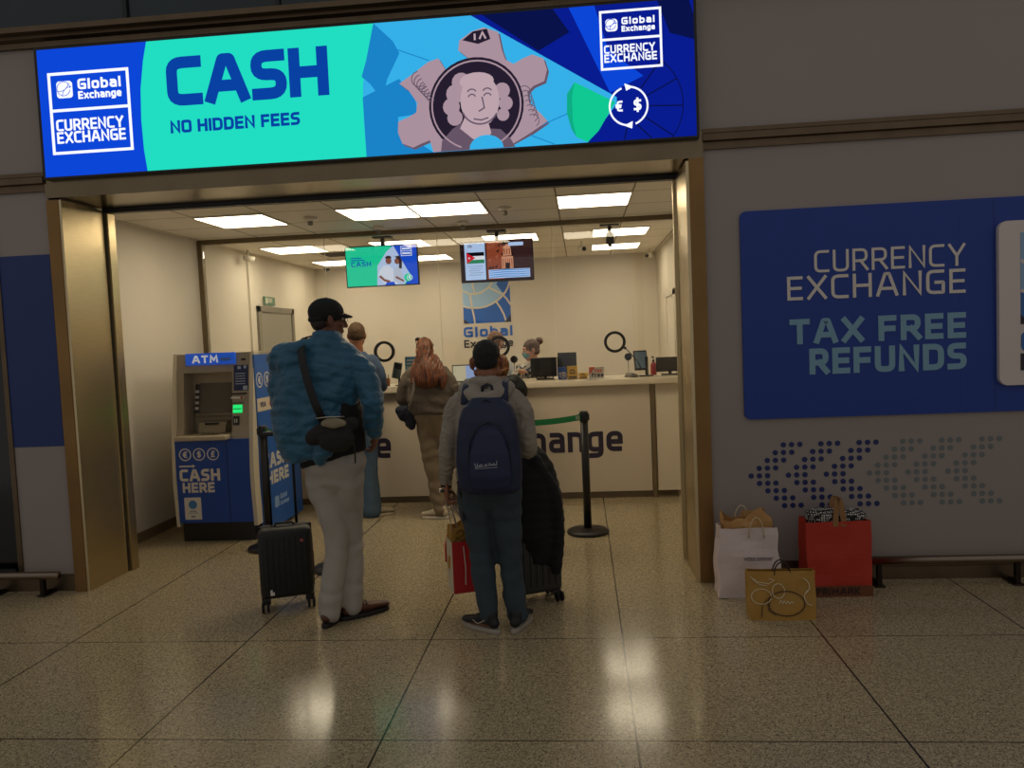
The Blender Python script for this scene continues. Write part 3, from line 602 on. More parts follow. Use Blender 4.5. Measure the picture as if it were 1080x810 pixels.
def P_(M, mb, w_, h_):
    def f(pts, k, mi): mb.poly([((x-.5)*w_, (y-.5)*h_) for x, y in pts], 0, .0006*k+.0004, mi, M)
    return f
def cash_content(mb, M, w_, h_):
    f = P_(M, mb, w_, h_)
    f([(0,0),(1,0),(1,1),(0,1)],1,0); f([(.64,1),(1,1),(1,0),(.82,0),(.9,.25)],2,1)
    f([(.68,1),(.58,.86),(.44,.50),(.42,.0),(.80,0),(.90,.22)],2.6,2)
    f([(.9,.22),(.82,.1),(.84,.27)],3,0); f(circ(.86,.17,.055,14,0,360,.1),3.4,0)
    # two people seen waist up
    f([(.44,.26),(.47,.40),(.53,.50),(.60,.50),(.66,.40),(.68,.2),(.74,.1),(.70,.02),(.55,.0),(.50,.08)],3,3); f(circ(.60,.62,.042,14,0,360,.09),3.4,4); f(circ(.60,.68,.046,12,0,180,.07),3.6,5)
    f([(.66,.1),(.66,.34),(.70,.46),(.77,.40),(.79,.2),(.78,.0)],3.2,6); f(circ(.72,.60,.036,14,0,360,.08),3.4,4); f([(.69,.72),(.76,.74),(.79,.60),(.78,.40),(.74,.42),(.75,.62)],3.8,5)
    f([(.45,.22),(.52,.10),(.60,.06),(.61,.11),(.53,.16),(.48,.26)],4,4); f([(.68,.18),(.80,.06),(.80,.11),(.70,.22)],4,4); f([(.53,.0),(.56,.08),(.66,.08),(.68,.0)],3.9,1)
    text(mb,'CASH',-.43*w_,.00*h_,.13*h_,W=.28*w_,t=.2,z0=0,z1=.004,mi=7,M=M); 
    for k in range(2): mb.box((-.43*w_,(.21-.055*k)*h_,0),((-.28+.04*k)*w_,(.235-.055*k)*h_,.003),7,M)
    mb.ribbon([(.285*w_,.23*h_),(.43*w_,.23*h_),(.43*w_,.47*h_),(.285*w_,.47*h_)],.006,0,.004,8,M,closed=True); mb.ribbon([(.285*w_,.35*h_),(.43*w_,.35*h_)],.006,0,.004,8,M)
    mb.box((.30*w_,.39*h_,0),(.415*w_,.43*h_,.004),8,M); mb.box((.30*w_,.27*h_,0),(.415*w_,.31*h_,.004),8,M)
    mb.ribbon(circ(.385*w_,-.33*h_,.028,20),.005,0,.005,8,M,closed=True); text(mb,'€',.372*w_,-.365*h_,.035,t=.2,z0=0,z1=.005,mi=8,M=M)
    return [E1('tv_green','1fcf9c',.9),E1('tv_blue','1a4fd0',.9),E1('tv_sky','b9cdf0',.85),E1('tv_shirt','dfe6f5',.8),E1('tv_skin','8c5848',.8),E1('tv_hair','3a2a2c',.8),E1('tv_shirt2','c4cde0',.8),E1('tv_text','1260b4',.9),E1('tv_white','e8eefc',.9)]
def poster_content(mb, M, w_, h_):
    f = P_(M, mb, w_, h_)
    f([(0,0),(1,0),(1,1),(0,1)],1,0); f([(.05,.04),(.34,.04),(.34,.97),(.05,.97)],2,1)
    f([(.075,.46),(.325,.46),(.325,.74),(.075,.74)],2.6,2); f([(.075,.647),(.325,.647),(.325,.74),(.075,.74)],3,3); f([(.075,.46),(.325,.46),(.325,.553),(.075,.553)],3,4); f([(.075,.46),(.20,.60),(.075,.74)],3.4,5)
    f(circ(.112,.60,.012,7,0,360,.022),4,2)
    for k in range(5): f([(.10+.02*(k%2),.38-.055*k),(.30-.02*(k%3),.38-.055*k),(.30-.02*(k%3),.395-.055*k),(.10+.02*(k%2),.395-.055*k)],3,6)
    f([(.10,.86),(.16,.86),(.16,.93),(.10,.93)],3,6)
    # carved rock front between dark cliffs
    f([(.36,.04),(.60,.04),(.58,.3),(.62,.6),(.56,1),(.36,1)],2,7); f([(.72,.04),(1,.04),(1,1),(.70,1),(.74,.6)],2,8)
    random.seed(5)
    for k in range(16):
        x = .37+.2*random.random(); y = .15+.8*random.random(); f([(x,y),(x+.05,y+.06),(x+.03,y-.05)],2.3+.02*k,9 if k%2 else 8)
    f([(.57,.30),(.73,.30),(.73,.60),(.57,.60)],2.7,10); f([(.59,.62),(.71,.62),(.70,.84),(.65,.92),(.60,.84)],2.8,10)
    for k in range(5): f([(.585+.03*k,.33),(.597+.03*k,.33),(.597+.03*k,.55),(.585+.03*k,.55)],3.2,7)
    for k in range(3): f([(.605+.035*k,.65),(.62+.035*k,.65),(.62+.035*k,.8),(.605+.035*k,.8)],3.2,7)
    f([(.62,.30),(.68,.30),(.68,.44),(.62,.44)],3.6,0)
    f([(.38,.06),(.96,.06),(.96,.28),(.38,.28)],3.8,1)
    for k in range(4): f([(.39,.08+.052*k),(.6,.095+.052*k),(.8,.078+.052*k),(.95,.09+.052*k),(.95,.11+.052*k),(.8,.10+.052*k),(.6,.12+.052*k),(.39,.10+.052*k)],4.2,11)
    f([(.67,.86),(.88,.86),(.88,.95),(.67,.95)],3,1)
    return [E1('tv_dark','2a1a1c',.8),E1('tv_pale','b4cdf2',.9),E1('tv_flagw','e8eaf2',.9),E1('tv_flagk','101018',.6),E1('tv_flagg','1f8a5c',.8),E1('tv_flagr','d02030',.9),E1('tv_grey','8fa2c0',.8),E1('tv_rock','9a4a30',.75),E1('tv_rockd','3f2626',.7),E1('tv_rockm','b5644a',.7),E1('tv_rockl','d99a78',.8),E1('tv_bl','3f8fdc',.9)]
hanging_tv('hanging_screen',-2.475,-1.685,2.255,2.69,2.85,'hanging screen showing a green CASH advert with two people',.06,cash_content)
hanging_tv('hanging_screen',-1.235,-.462,2.245,2.68,2.85,'hanging screen showing a flag and a red carved rock front',.06,poster_content)
t = thing('empty_screen_mount', 'empty black screen mount hanging from the ceiling behind the right pane', 'bracket', (.34,2.95,2.79))
MB().box((.24,2.90,2.775),(.44,3.0,2.79)).build('ceiling_plate', M_dkgrey, t); MB().box((.32,2.93,2.56),(.36,2.97,2.775)).box((.30,2.915,2.585),(.38,2.985,2.70)).build('pole', M_black, t)

# ------------------------------------------------------------------ cash machine
M_aw = mat('machine_shell','a79a84',.42); M_al = mat('machine_trim','cfc5ae',.45); M_ab = mat('machine_blue','1748a0',.4); M_as = mat('machine_side_blue','2160b4',.45); M_awt = mat('machine_white','d9d4c8',.5)
am = thing('cash_machine', 'freestanding grey and blue cash machine reading ATM and CASH HERE beside the left wall', 'cash machine', (-3.2,1.6,0))
AX0, AX1 = -3.53, -2.865
MB().box((AX0+.02,1.07,0),(AX1,2.10,.165)).build('plinth', M_black, am)
MB().box((AX0,1.05,.165),(AX1,1.30,.885)).build('lower_door', M_ab, am)
prof = [(1.08,.885),(1.11,1.0),(1.14,1.2),(1.165,1.4),(1.18,1.50),(1.19,1.625),(2.10,1.625),(2.10,.165),(1.30,.165),(1.30,.885)]
def yz_prism(x0, x1, prof, mb=None, mi=0):
    mb = mb or MB(); return mb.loft([[(x0,y,z) for y, z in prof],[(x1,y,z) for y, z in prof]], mi, False, True)
def yf(z): # front face position at height z
    pts = [(.885,1.08),(1.0,1.11),(1.2,1.14),(1.4,1.165),(1.5,1.18),(1.625,1.19)]
    for (a, ya), (b, yb) in zip(pts, pts[1:]):
        if a <= z <= b: return ya+(yb-ya)*(z-a)/(b-a)
    return 1.19
sh = MB(); yz_prism(-3.03,AX1,prof,sh); yz_prism(AX0,-3.47,prof,sh)
back = [(1.33,.90),(1.33,1.46),(1.18,1.46),(1.19,1.625),(2.10,1.625),(2.10,.165),(1.30,.165),(1.30,.90)]
yz_prism(-3.47,-3.03,back,sh); sh.build('shell', M_aw, am)
# curved trims either side
for x0, x1 in ((AX0-.03,AX0),(AX1,AX1+.035)):
    o_ = []; i_ = []
    for k in range(15):
        z = .13+1.50*k/14; yb = 1.035 + .0*z + (.155*((z-.5)/1.13)**1.6 if z > .5 else .03*(.5-z)/.5)
        o_.append((yb,z)); i_.append((yb+.11,z))
    mb = MB(); yz_prism(x0,x1,o_+i_[::-1],mb); mb.build('side_trim', M_al, am)
MB().box((AX1+.03,1.16,.03),(AX1+.045,2.12,1.60)).build('side_panel', M_as, am)
Mf = lambda z, off=.0: None
def face(z):  # drawing frame on the sloping front around height z
    sl = (yf(z+.05)-yf(z-.05))/.1 if .95 < z < 1.57 else .12
    return front(0, yf(z), 0, 0, 0)
lf = thing
mb = MB(); mb.box((-3.435,1.155,1.527),(-2.995,1.19,1.63)); mb.build('illuminated_header', mat('header_blue','1c5ad2',.4,emit='1c5ad2',es=.35), am)
mb = MB(); text(mb,'ATM',-3.375,1.545,.066,W=.235,t=.24,z0=0,z1=.003,M=front(0,1.155,0)); mb.box((-3.12,1.153,1.56),(-3.03,1.155,1.585),1); mb.build('header_lettering', [mat('hd_white','f0f0f0',.5,emit='f0f0f0',es=.25), mat('hd_pale','5a8ae0',.5)], am)
# screen in its recess
scn = MB(); MS = front(-3.235,1.315,1.225,0,-.20); scn.box((-.215,-.16,-.01),(.215,.16,.012),M=MS,bev=.01); o = scn.build('screen_surround', mat('surround','8d816c',.45), am)
MB().box((-.170,-.138,.012),(.168,.138,.016),M=MS).build('screen', mat('dead_screen','57504a',.12), o)
for k in range(4): MB().box((-.205,-.10+.05*k,.012),(-.175,-.075+.05*k,.024),M=MS).build('side_button', M_awt, o)
MB().box((-.212,-.13,.0125),(-.168,.13,.0135),M=MS).build('button_strip', M_dkgrey, o)
# shelf, keypad and slots
MB().box((-3.50,.985,.885),(-3.035,1.34,.925),bev=.01).build('shelf', mat('shelf','b5a88f',.4), am)
kp = MB().box((-3.33,1.03,.925),(-3.15,1.15,.931)); 
for i in range(4):
    for j in range(3): kp.box((-3.31+.04*i,1.04+.035*j,.931),(-3.28+.04*i,1.065+.035*j,.936),1)
kp.build('keypad', [mat('keypad','7a705d',.4,.5), M_chrome], am)
cs = MB(); yz_prism(-3.39,-3.14,[(1.20,.93),(1.24,1.02),(1.33,1.03),(1.33,.93)],cs); cs.box((-3.33,1.215,1.0),(-3.21,1.245,1.015),1); cs.build('cash_slot', [mat('slotm','96896f',.42), M_black], am)
# right hand column
col = MB(); c0 = front(0,1.168,0,0,0)
def onface(mb, x0, z0, x1, z1, th, mi):
    # plate lying on the sloping front
    mb.add([(x0,yf(z0)-th,z0),(x1,yf(z0)-th,z0),(x1,yf(z1)-th,z1),(x0,yf(z1)-th,z1),(x0,yf(z0)+.01,z0),(x1,yf(z0)+.01,z0),(x1,yf(z1)+.01,z1),(x0,yf(z1)+.01,z1)],[(0,1,2,3),(4,7,6,5),(0,4,5,1),(1,5,6,2),(2,6,7,3),(3,7,4,0)],mi)
mb = MB(); onface(mb,-3.015,1.295,-2.885,1.515,.003,0)
for k in range(5): onface(mb,-3.0,1.35+.022*k,-2.91,1.357+.022*k,.0045,1)
onface(mb,-2.93,1.30,-2.89,1.335,.0045,1); onface(mb,-2.98,1.48,-2.95,1.505,.0045,1); onface(mb,-2.925,1.485,-2.9,1.51,.0045,1)
mb.build('instruction_plate', [mat('plate_navy','1a2a5a',.4), mat('plate_text','aab6cc',.5)], am)
mb = MB(); onface(mb,-3.03,1.262,-2.90,1.275,.012,0); onface(mb,-3.035,1.225,-2.92,1.243,.014,1); onface(mb,-2.95,1.225,-2.93,1.243,.0155,2); mb.build('card_slot', [M_black, M_awt, mat('slot_red','b0342a',.5)], am)
mb = MB(); onface(mb,-3.035,1.185,-2.925,1.192,.008,0); onface(mb,-3.02,1.105,-2.94,1.172,.008,1); onface(mb,-3.015,1.135,-2.945,1.142,.010,0); mb.build('lit_reader', [M_black, mat('green_lamp','16c860',.4,emit='1be070',es=1.0)], am)
mb = MB(); onface(mb,-3.02,1.0,-2.965,1.075,.008,0); onface(mb,-3.008,1.02,-3.0,1.055,.0095,1); onface(mb,-2.99,1.02,-2.982,1.055,.0095,1); mb.build('receipt_reader', [M_dkgrey, M_awt], am)
mb = MB(); onface(mb,-2.945,1.555,-2.905,1.572,.004,0); mb.build('camera_window', M_black, am)
mb = MB(); mb.box((AX1-.205,1.048,.165),(AX1-.201,1.052,.885)); mb.build('door_gap', M_dkgrey, am)
# lettering on the lower door
FD = front(0,1.05,0)
mb = MB()
for cx, ch in ((-3.44,'€'),(-3.315,'$'),(-3.19,'£')):
    mb.ribbon(circ(cx,.762,.05,28),.009,0,.003,0,FD,closed=True); text(mb,ch,cx,.735,.055,t=.2,z1=.003,M=FD,anchor='c')
mb.box((-3.50,.654,0),(-3.38,.668,.003),0,FD); mb.poly([(-3.38,.645),(-3.355,.661),(-3.38,.677)],0,.003,0,FD)
text(mb,'CASH',-3.50,.53,.105,W=.36,t=.23,z1=.003,M=FD); text(mb,'HERE',-3.48,.43,.088,W=.285,t=.23,z1=.003,M=FD)
mb.build('lettering', M_awt, am)
mb = MB(); mb.box((-3.475,.195,0),(-3.325,.388,.002),0,FD); mb.poly(circ(-3.40,.325,.038,20),0,.003,1,FD); mb.box((-3.43,.265,0),(-3.37,.272,.003),2,FD); mb.box((-3.44,.25,0),(-3.36,.255,.003),2,FD); mb.box((-3.42,.215,0),(-3.385,.228,.003),2,FD); mb.build('notice', [M_awt, mat('notice_blue','3f7fb8',.5), mat('notice_text','6f7a86',.5)], am)
# side lettering: drawing x runs along the depth of the machine
XS = AX1+.045
FS = Matrix(((0,0,1,XS),(1,0,0,0),(0,1,0,0),(0,0,0,1)))
mb = MB()
for cx in (1.24,1.41,1.58): mb.ribbon(circ(cx,1.375,.062,28),.011,0,.003,0,FS,closed=True)
text(mb,'€',1.24,1.342,.066,t=.2,z1=.003,M=FS,anchor='c'); text(mb,'$',1.41,1.342,.066,t=.2,z1=.003,M=FS,anchor='c'); text(mb,'£',1.58,1.342,.066,t=.2,z1=.003,M=FS,anchor='c')
mb.build('side_icons', M_awt, am); mb = MB()
text(mb,'CASH',1.24,.575,.135,W=.52,t=.25,z1=.003,M=FS); text(mb,'HERE',1.29,.425,.12,W=.50,t=.25,z1=.003,M=FS)
mb.build('side_lettering', M_awt, am)
mb = MB(); mb.box((1.165,1.10,0),(2.11,1.215,.002),0,FS); text(mb,'VISA',1.23,1.135,.045,t=.2,z1=.003,M=FS,mi=1); mb.poly(circ(1.46,1.158,.03,18),0,.003,2,FS); mb.poly(circ(1.50,1.158,.03,18),0,.0035,3,FS); mb.build('card_brand_band', [mat('band','d5c8ae',.5), mat('visa','26306a',.5), mat('mc_red','c8281e',.5), mat('mc_orange','e08a2a',.5)], am)
mb = MB(); mb.poly(rrect(1.42,.20,1.52,.30,.02),0,.002,0,FS); text(mb,'Global',1.55,.255,.05,t=.2,z1=.002,M=FS); text(mb,'Exchange',1.55,.20,.04,t=.2,z1=.002,M=FS); mb.build('side_logo', mat('side_pale','8fb0dc',.5), am)

# ------------------------------------------------------------------ things on the counter
CZ = 1.2
def monitor(x, y, w_, h_, rz, label, name='computer_monitor', z=CZ, lift=.03, tilt=0):
    t = thing(name, label, 'monitor', (x,y,z), rz); M = TR((x,y,z), rz)
    MB().box((-.09,-.02,0),(.09,.10,.012),M=M,bev=.004).tube([(0,.055,.01),(0,.045,lift+h_*.5)],.018,M=M).build('stand', M_black, t)
    mb = MB().box((-w_/2,-.0,lift),(w_/2,.03,lift+h_),M=M,bev=.006); mb.box((-w_*.3,-.014,lift+h_*.2),(w_*.3,.001,lift+h_*.8),M=M,bev=.004); mb.build('screen_housing', M_dkgrey, t)
    mb = MB()
    for k in range(6): mb.box((-w_*.2,-.0155,lift+h_*(.35+.05*k)),(w_*.2,-.0135,lift+h_*(.365+.05*k)),M=M)
    mb.build('vent_grille', M_black, t)
    MB().box((-w_/2+.01,.029,lift+.01),(w_/2-.01,.0315,lift+h_-.01),M=M).build('display', emis('monitor_glow','8a98a8',.5), t)
monitor(-.385,2.78,.30,.20,.05,'black computer monitor seen from behind beside the masked clerk')
monitor(-.155,2.95,.20,.24,.02,'second black monitor, behind the small blue display sign')
monitor(.90,2.78,.28,.15,-.12,'wide black monitor at the right end of the counter', lift=.035)
# laptop like screen
t = thing('tablet_screen','small pale lit screen on the counter left of the backpack man','screen',(-1.22,2.75,CZ),.15); M = TR((-1.22,2.75,CZ),.15)
MB().box((-.14,-.0,.01),(.14,.015,.19),M=M,bev=.004).build('casing', M_dkgrey, t); MB().box((-.13,-.002,.02),(.005,0,.18),0,M).box((.005,-.002,.02),(.13,0,.18),1,M).build('display', [emis('tab_cream','cfc3a0',.7), emis('tab_blue','9fb2dc',.7)], t); MB().box((-.14,-.05,0),(.14,.08,.01),M=M).build('base', M_white, t)
# payment kiosk tablet right
t = thing('payment_terminal','tilted touch terminal on a black stand at the right of the counter','terminal',(.62,2.70,CZ),0); M = TR((.60,2.72,CZ+.165),.25,-.22)
MB().box((-.07,-.012,-.105),(.07,.012,.10),M=M,bev=.006).build('casing', M_dkgrey, t); MB().box((-.06,-.0135,-.085),(.06,-.0125,.085),M=M).build('display', mat('term_disp','6d7d84',.15,emit='5a6a70',es=.25), t)
MB().box((.645,2.70,CZ),(.675,2.76,CZ+.20),bev=.004).box((.58,2.66,CZ),(.72,2.80,CZ+.012),bev=.004).build('stand', M_black, t)
t = thing('card_reader','small grey card reader lying on the counter beside the tilted terminal','card reader',(.50,2.62,CZ)); M = TR((.50,2.62,CZ+.01),.5,.18)
MB().box((-.04,-.06,-.005),(.04,.06,.025),M=M,bev=.006).build('body', mat('reader','8a8170',.45), t); kk = MB()
for i in range(3):
    for j in range(3): kk.box((-.028+.02*i,-.05+.018*j,.025),(-.014+.02*i,-.038+.018*j,.028),M=M)
kk.build('keys', M_dkgrey, t)
def mic(x, y, z, label, lean=0):
    t = thing('desk_microphone', label, 'microphone', (x,y,CZ))
    MB().lathe([(.045,0),(.045,.012),(.01,.02)],M=TR((x,y,CZ))).build('base', M_black, t)
    MB().tube([(x,y,CZ+.015),(x,y,z-.03)],.004).build('stem', M_chrome, t)
    MB().lathe([(.0,-.012),(.034,-.012),(.038,-.006),(.038,.006),(.034,.012),(.0,.012)],n=28,M=TR((x,y,z),0,PI/2)).build('disc_head', mat('mic_disc','2c221d',.7), t)
mic(.475,2.72,1.405,'round black microphone disc on a thin stem near the tilted terminal')
mic(-.70,2.72,1.425,'round black microphone disc in front of the masked clerk')
t = thing('hook_arm','thin dark bent arm fixed on the glass between ring and terminal','bracket',(.45,2.56,1.5)); MB().tube([(.435,2.512,1.50),(.475,2.53,1.46),(.56,2.56,1.36),(.60,2.60,1.27)],.005).build('rod', M_dkgrey, t); MB().lathe([(.014,0),(.014,.008)],M=TR((.435,2.506,1.50),0,-PI/2)).build('fixing_pad', M_black, t)
def display_card(x, y, w_, h_, label, cols, draw, rz=0, d_=.05):
    t = thing('display_card', label, 'sign', (x,y,CZ), rz); M = TR((x,y,CZ), rz)
    MB().box((-w_/2,0,0),(w_/2,d_,h_),M=M,bev=.003).build('box', cols[0], t)
    mb = MB(); draw(mb, TR((x,y,CZ),rz) @ front(0,0,0)); mb.build('print', cols[1:], t)
def d1(mb, M): mb.ribbon(circ(.01,.045,.03,20),.007,0,.002,0,M,closed=True); text(mb,'TG',-.035,.03,.04,W=.06,t=.2,z1=.003,M=M)
display_card(-.205,2.66,.085,.125,'small blue display box on the counter in front of the second monitor',[mat('disp_blue','2c5bb4',.5),M_white],d1)
def d2(mb, M): mb.ribbon(circ(0,.075,.022,16,0,180),.01,0,.002,0,M); mb.box((-.03,.058,0),(.03,.068,.002),0,M); mb.box((-.04,.02,0),(.04,.03,.002),0,M); mb.box((-.045,.005,0),(.045,.012,.002),0,M)
display_card(-.10,2.64,.105,.135,'tall yellow display box on the counter',[mat('disp_yel','ffc814',.5),mat('disp_dk','3a2a10',.5)],d2)
display_card(.01,2.64,.095,.062,'low yellow display box beside the tall yellow one',[MATS['disp_yel'],MATS['disp_dk']],lambda mb, M: (mb.ribbon(circ(0,.038,.012,12,0,180),.006,0,.002,0,M), mb.box((-.03,.012,0),(.03,.02,.002),0,M)))
def d3(mb, M): mb.poly([(-.075,.035),(-.075,.118),(-.01,.118)],0,.0015,0,M); text(mb,'tax',-.02,.062,.042,W=.075,t=.2,z1=.002,M=M,mi=0); text(mb,'free',-.05,.016,.042,W=.12,t=.22,z1=.002,M=M,mi=1)
display_card(.145,2.62,.155,.12,'white and orange tax free sign on the counter',[mat('disp_cream','f0e6d0',.5),mat('disp_or','f2621e',.5),MATS['disp_dk']],d3,d_=.012)
def papers(x, y, rz, n, label):
    t = thing('paper_stack', label, 'papers', (x,y,CZ), rz)
    for k in range(n): MB().box((-.105,-.07,.003*k),(.105,.07,.003*k+.002),M=TR((x+.008*k,y,CZ),rz+.12*k)).build('sheet', M_awt, t)
papers(.14,2.47,.1,3,'white papers near the counter edge under the tax free sign'); papers(-1.98,2.46,-.2,2,'white papers on the counter left of the red haired woman')
t = thing('hand_gel_bottle','small red bottle with dark pump near the right end monitor','bottle',(.735,2.9,CZ)); MB().lathe([(.03,0),(.032,.01),(.032,.10),(.022,.125),(.011,.135)],M=TR((.745,2.90,CZ))).build('body', mat('red_bottle','b8323a',.3), t); MB().lathe([(.012,.135),(.012,.155),(.004,.16),(.004,.185)],M=TR((.745,2.90,CZ))).box((.725,2.893,CZ+.18),(.752,2.907,CZ+.195)).build('pump', M_black, t)
t = thing('blue_leaflet_stand','small blue printed leaflet stand beside the red haired woman','leaflet',(-1.76,2.64,CZ)); M=TR((-1.76,2.64,CZ),.1,-.12); MB().box((-.075,0,.12),(.075,.01,.30),M=M).box((-.02,0,0),(.02,.05,.12),M=M).build('holder', mat('leaf_blue','4aa0c8',.5), t); mb = MB()
for k in range(4): mb.box((-.06,-.002,.15+.035*k),(.05-.02*(k%2),0,.165+.035*k),0,M)
mb.poly([(-.02,.16),(.03,.19),(-.01,.23)],0,.003,1,M @ front(0,0,0)); mb.build('print', [M_white, mat('leaf_y','c9c060',.5)], t)
t = thing('swivel_card_terminal','grey card terminal on a tilted arm beside the blue leaflet stand','card reader',(-1.90,2.60,CZ)); M=TR((-1.91,2.60,CZ+.17),.3,-.5,.25); MB().box((-.045,-.02,-.10),(.045,.02,.08),M=M,bev=.01).build('body', mat('term_gr','55605a',.4), t); MB().box((-.035,-.023,.0),(.035,-.02,.06),M=M).build('display', mat('term_d2','39403c',.2), t); MB().tube([(-1.90,2.62,CZ),(-1.90,2.63,CZ+.12)],.012).lathe([(.045,0),(.045,.01)],M=TR((-1.90,2.62,CZ))).build('arm', M_black, t)
t = thing('pen_pot','small orange pot of pens on the counter beside the jeans man','pot',(-2.02,2.56,CZ)); MB().lathe([(.03,0),(.035,.085),(.031,.085),(.028,.01)],M=TR((-2.02,2.58,CZ))).build('pot', mat('pot_or','c07a40',.5), t); MB().tube([(-2.02,2.58,CZ+.02),(-2.035,2.585,CZ+.13)],.004).tube([(-2.015,2.58,CZ+.02),(-2.0,2.575,CZ+.125)],.004).build('pens', M_dkgrey, t)

# ------------------------------------------------------------------ queue barriers
M_post = mat('barrier_black','171310',.42); M_tape = mat('barrier_green','0c8a4e',.6)
def stanchion(x, y, label, tape_to=None, tilt=0):
    t = thing('queue_barrier', label, 'queue barrier', (x,y,0), 0, 'black queue barrier posts'); M = TR((x,y,0))
    MB().lathe([(.17,0),(.175,.004),(.175,.018),(.165,.028),(.05,.040),(.034,.045)],n=40,M=M).build('base', M_post, t)
    MB().lathe([(.032,.035),(.032,.93)],n=24,M=M).build('post', M_post, t)
    MB().lathe([(.034,.93),(.036,.935),(.036,1.012),(.030,1.02)],n=24,M=M).box((-.045,-.02,.945),(.045,.02,1.0),M=M,bev=.004).build('head', M_black, t)
    if tape_to:
        a = Vector((x,y,.972)); b = Vector((*tape_to,.972)); d = (b-a); L_ = d.length; d.normalize(); n_ = Vector((-d.y,d.x,0))
        a += d*.036; b -= d*.036; rows = []
        for k in range(13):
            u = k/12; c = a.lerp(b,u); c.z -= .008*math.sin(PI*u); rows.append(c)
        vs = []; 
        for c in rows: vs += [c+n_*.001+Vector((0,0,.024)),c-n_*.001+Vector((0,0,.024)),c-n_*.001-Vector((0,0,.024)),c+n_*.001-Vector((0,0,.024))]
        mb = MB(); mb.loft([vs[4*k:4*k+4] for k in range(13)],0,False)
        tp = mb.build('tape', M_tape, t)
        for u_ in (.06, .94):
            c = a.lerp(b,u_); c.z -= .008*math.sin(PI*u_); ang = math.atan2(d.y,d.x)
            if abs(ang) > PI/2: ang += PI
            q = MB(); text(q,'GE',0,-.014,.028,t=.18,z0=.002,z1=.0028,M=Matrix.Translation(c) @ front(0,0,0,ang),anchor='c'); q.build('tape_print', M_white, tp)
    return t
stanchion(-.0,1.09,'black queue barrier post right of the draped suitcase', (-.46,.72))
stanchion(-.46,.70,'black queue barrier post mostly hidden behind the draped suitcase')
stanchion(-2.62,.78,'black queue barrier post behind the small suitcase handle', (-1.86,.19))
stanchion(-1.86,.17,'black queue barrier post behind the legs of the man in the blue jacket')

# ------------------------------------------------------------------ small black suitcase
def suitcase(name, label, M, w_, d_, h_, z0, handle_h, m_shell, ribs=8, group=None, tag_=False):
    t = thing(name, label, 'suitcase', M.translation, 0)
    mb = MB(); mb.box((-w_/2,-d_/2,z0),(w_/2,d_/2,z0+h_),M=M,bev=.035)
    for k in range(ribs):
        x = -w_/2+.045+(w_-.09)*k/(ribs-1); mb.box((x-.008,-d_/2-.006,z0+.05),(x+.008,-d_/2+.01,z0+h_-.05),M=M,bev=.004); mb.box((x-.008,d_/2-.01,z0+.05),(x+.008,d_/2+.006,z0+h_-.05),M=M,bev=.004)
    for k in range(4):
        y = -d_/2+.05+(d_-.10)*k/3; mb.box((w_/2-.008,y-.006,z0+.06),(w_/2+.005,y+.006,z0+h_-.06),M=M,bev=.003)
    mb.build('shell', m_shell, t)
    mb = MB(); mb.box((-w_/2-.003,-.006,z0+.03),(w_/2+.003,.006,z0+h_+.002),M=M); mb.build('zip', M_black_rub, t)
    for sx in (-1, 1):
        for sy in (-1, 1):
            cx, cy = sx*(w_/2-.035), sy*(d_/2-.035)
            wb = MB(); wb.box((cx-.022,cy-.02,z0-.03),(cx+.022,cy+.02,z0+.012),M=M,bev=.005); o = wb.build('wheel_fork', M_black, t)
            wh = MB()
            for q in (-1, 1): wh.lathe([(.0,-.008),(.028,-.008),(.032,-.004),(.032,.004),(.028,.008),(.0,.008)],n=18,M=M @ TR((cx+q*.015+sx*.012,cy-.014,.033),0,0,PI/2))
            wh.build('wheel', M_black_rub, o)
    mb = MB(); hb = -.0
    for sx in (-1, 1): mb.tube([(sx*w_*.24,hb+d_*.30,z0+h_-.02),(sx*w_*.24,hb+d_*.30,handle_h)],.009,M=M)
    mb.build('telescopic_tubes', mat('tube_dark','1c1c1e',.3,.6), t)
    MB().box((-w_*.30,hb+d_*.30-.015,handle_h-.01),(w_*.30,hb+d_*.30+.018,handle_h+.018),M=M,bev=.008).build('pull_handle', M_black, t)
    mb = MB(); mb.tube([(-.06,-.0,z0+h_-.002),(-.05,0,z0+h_+.018),(.05,0,z0+h_+.018),(.06,0,z0+h_-.002)],.008,M=M); mb.build('carry_handle', M_black, t)
    return t
s1 = suitcase('small_suitcase','small black hard shell suitcase with raised handle left of the man in the blue jacket',TR((-1.925,-.62,0),.38),.325,.21,.44,.08,1.10,mat('shell_black','141414',.5,bump=.25,bscale=220))
M1 = TR((-1.925,-.62,0),.38)
MB().lathe([(.0,0),(.011,0),(.011,.003),(.0,.004)],M=M1 @ TR((.10,-.112,.44),0,PI/2)).build('badge', mat('badge_red','a05048',.4), s1)
MB().box((.163,.05,.19),(.174,.095,.33),M=M1).build('red_luggage_tag', mat('red_tag','8c1a1c',.5), s1)
MB().box((-.105,-.104,.11),(-.08,-.109,.145),M=M1).build('white_sticker', M_white, s1)
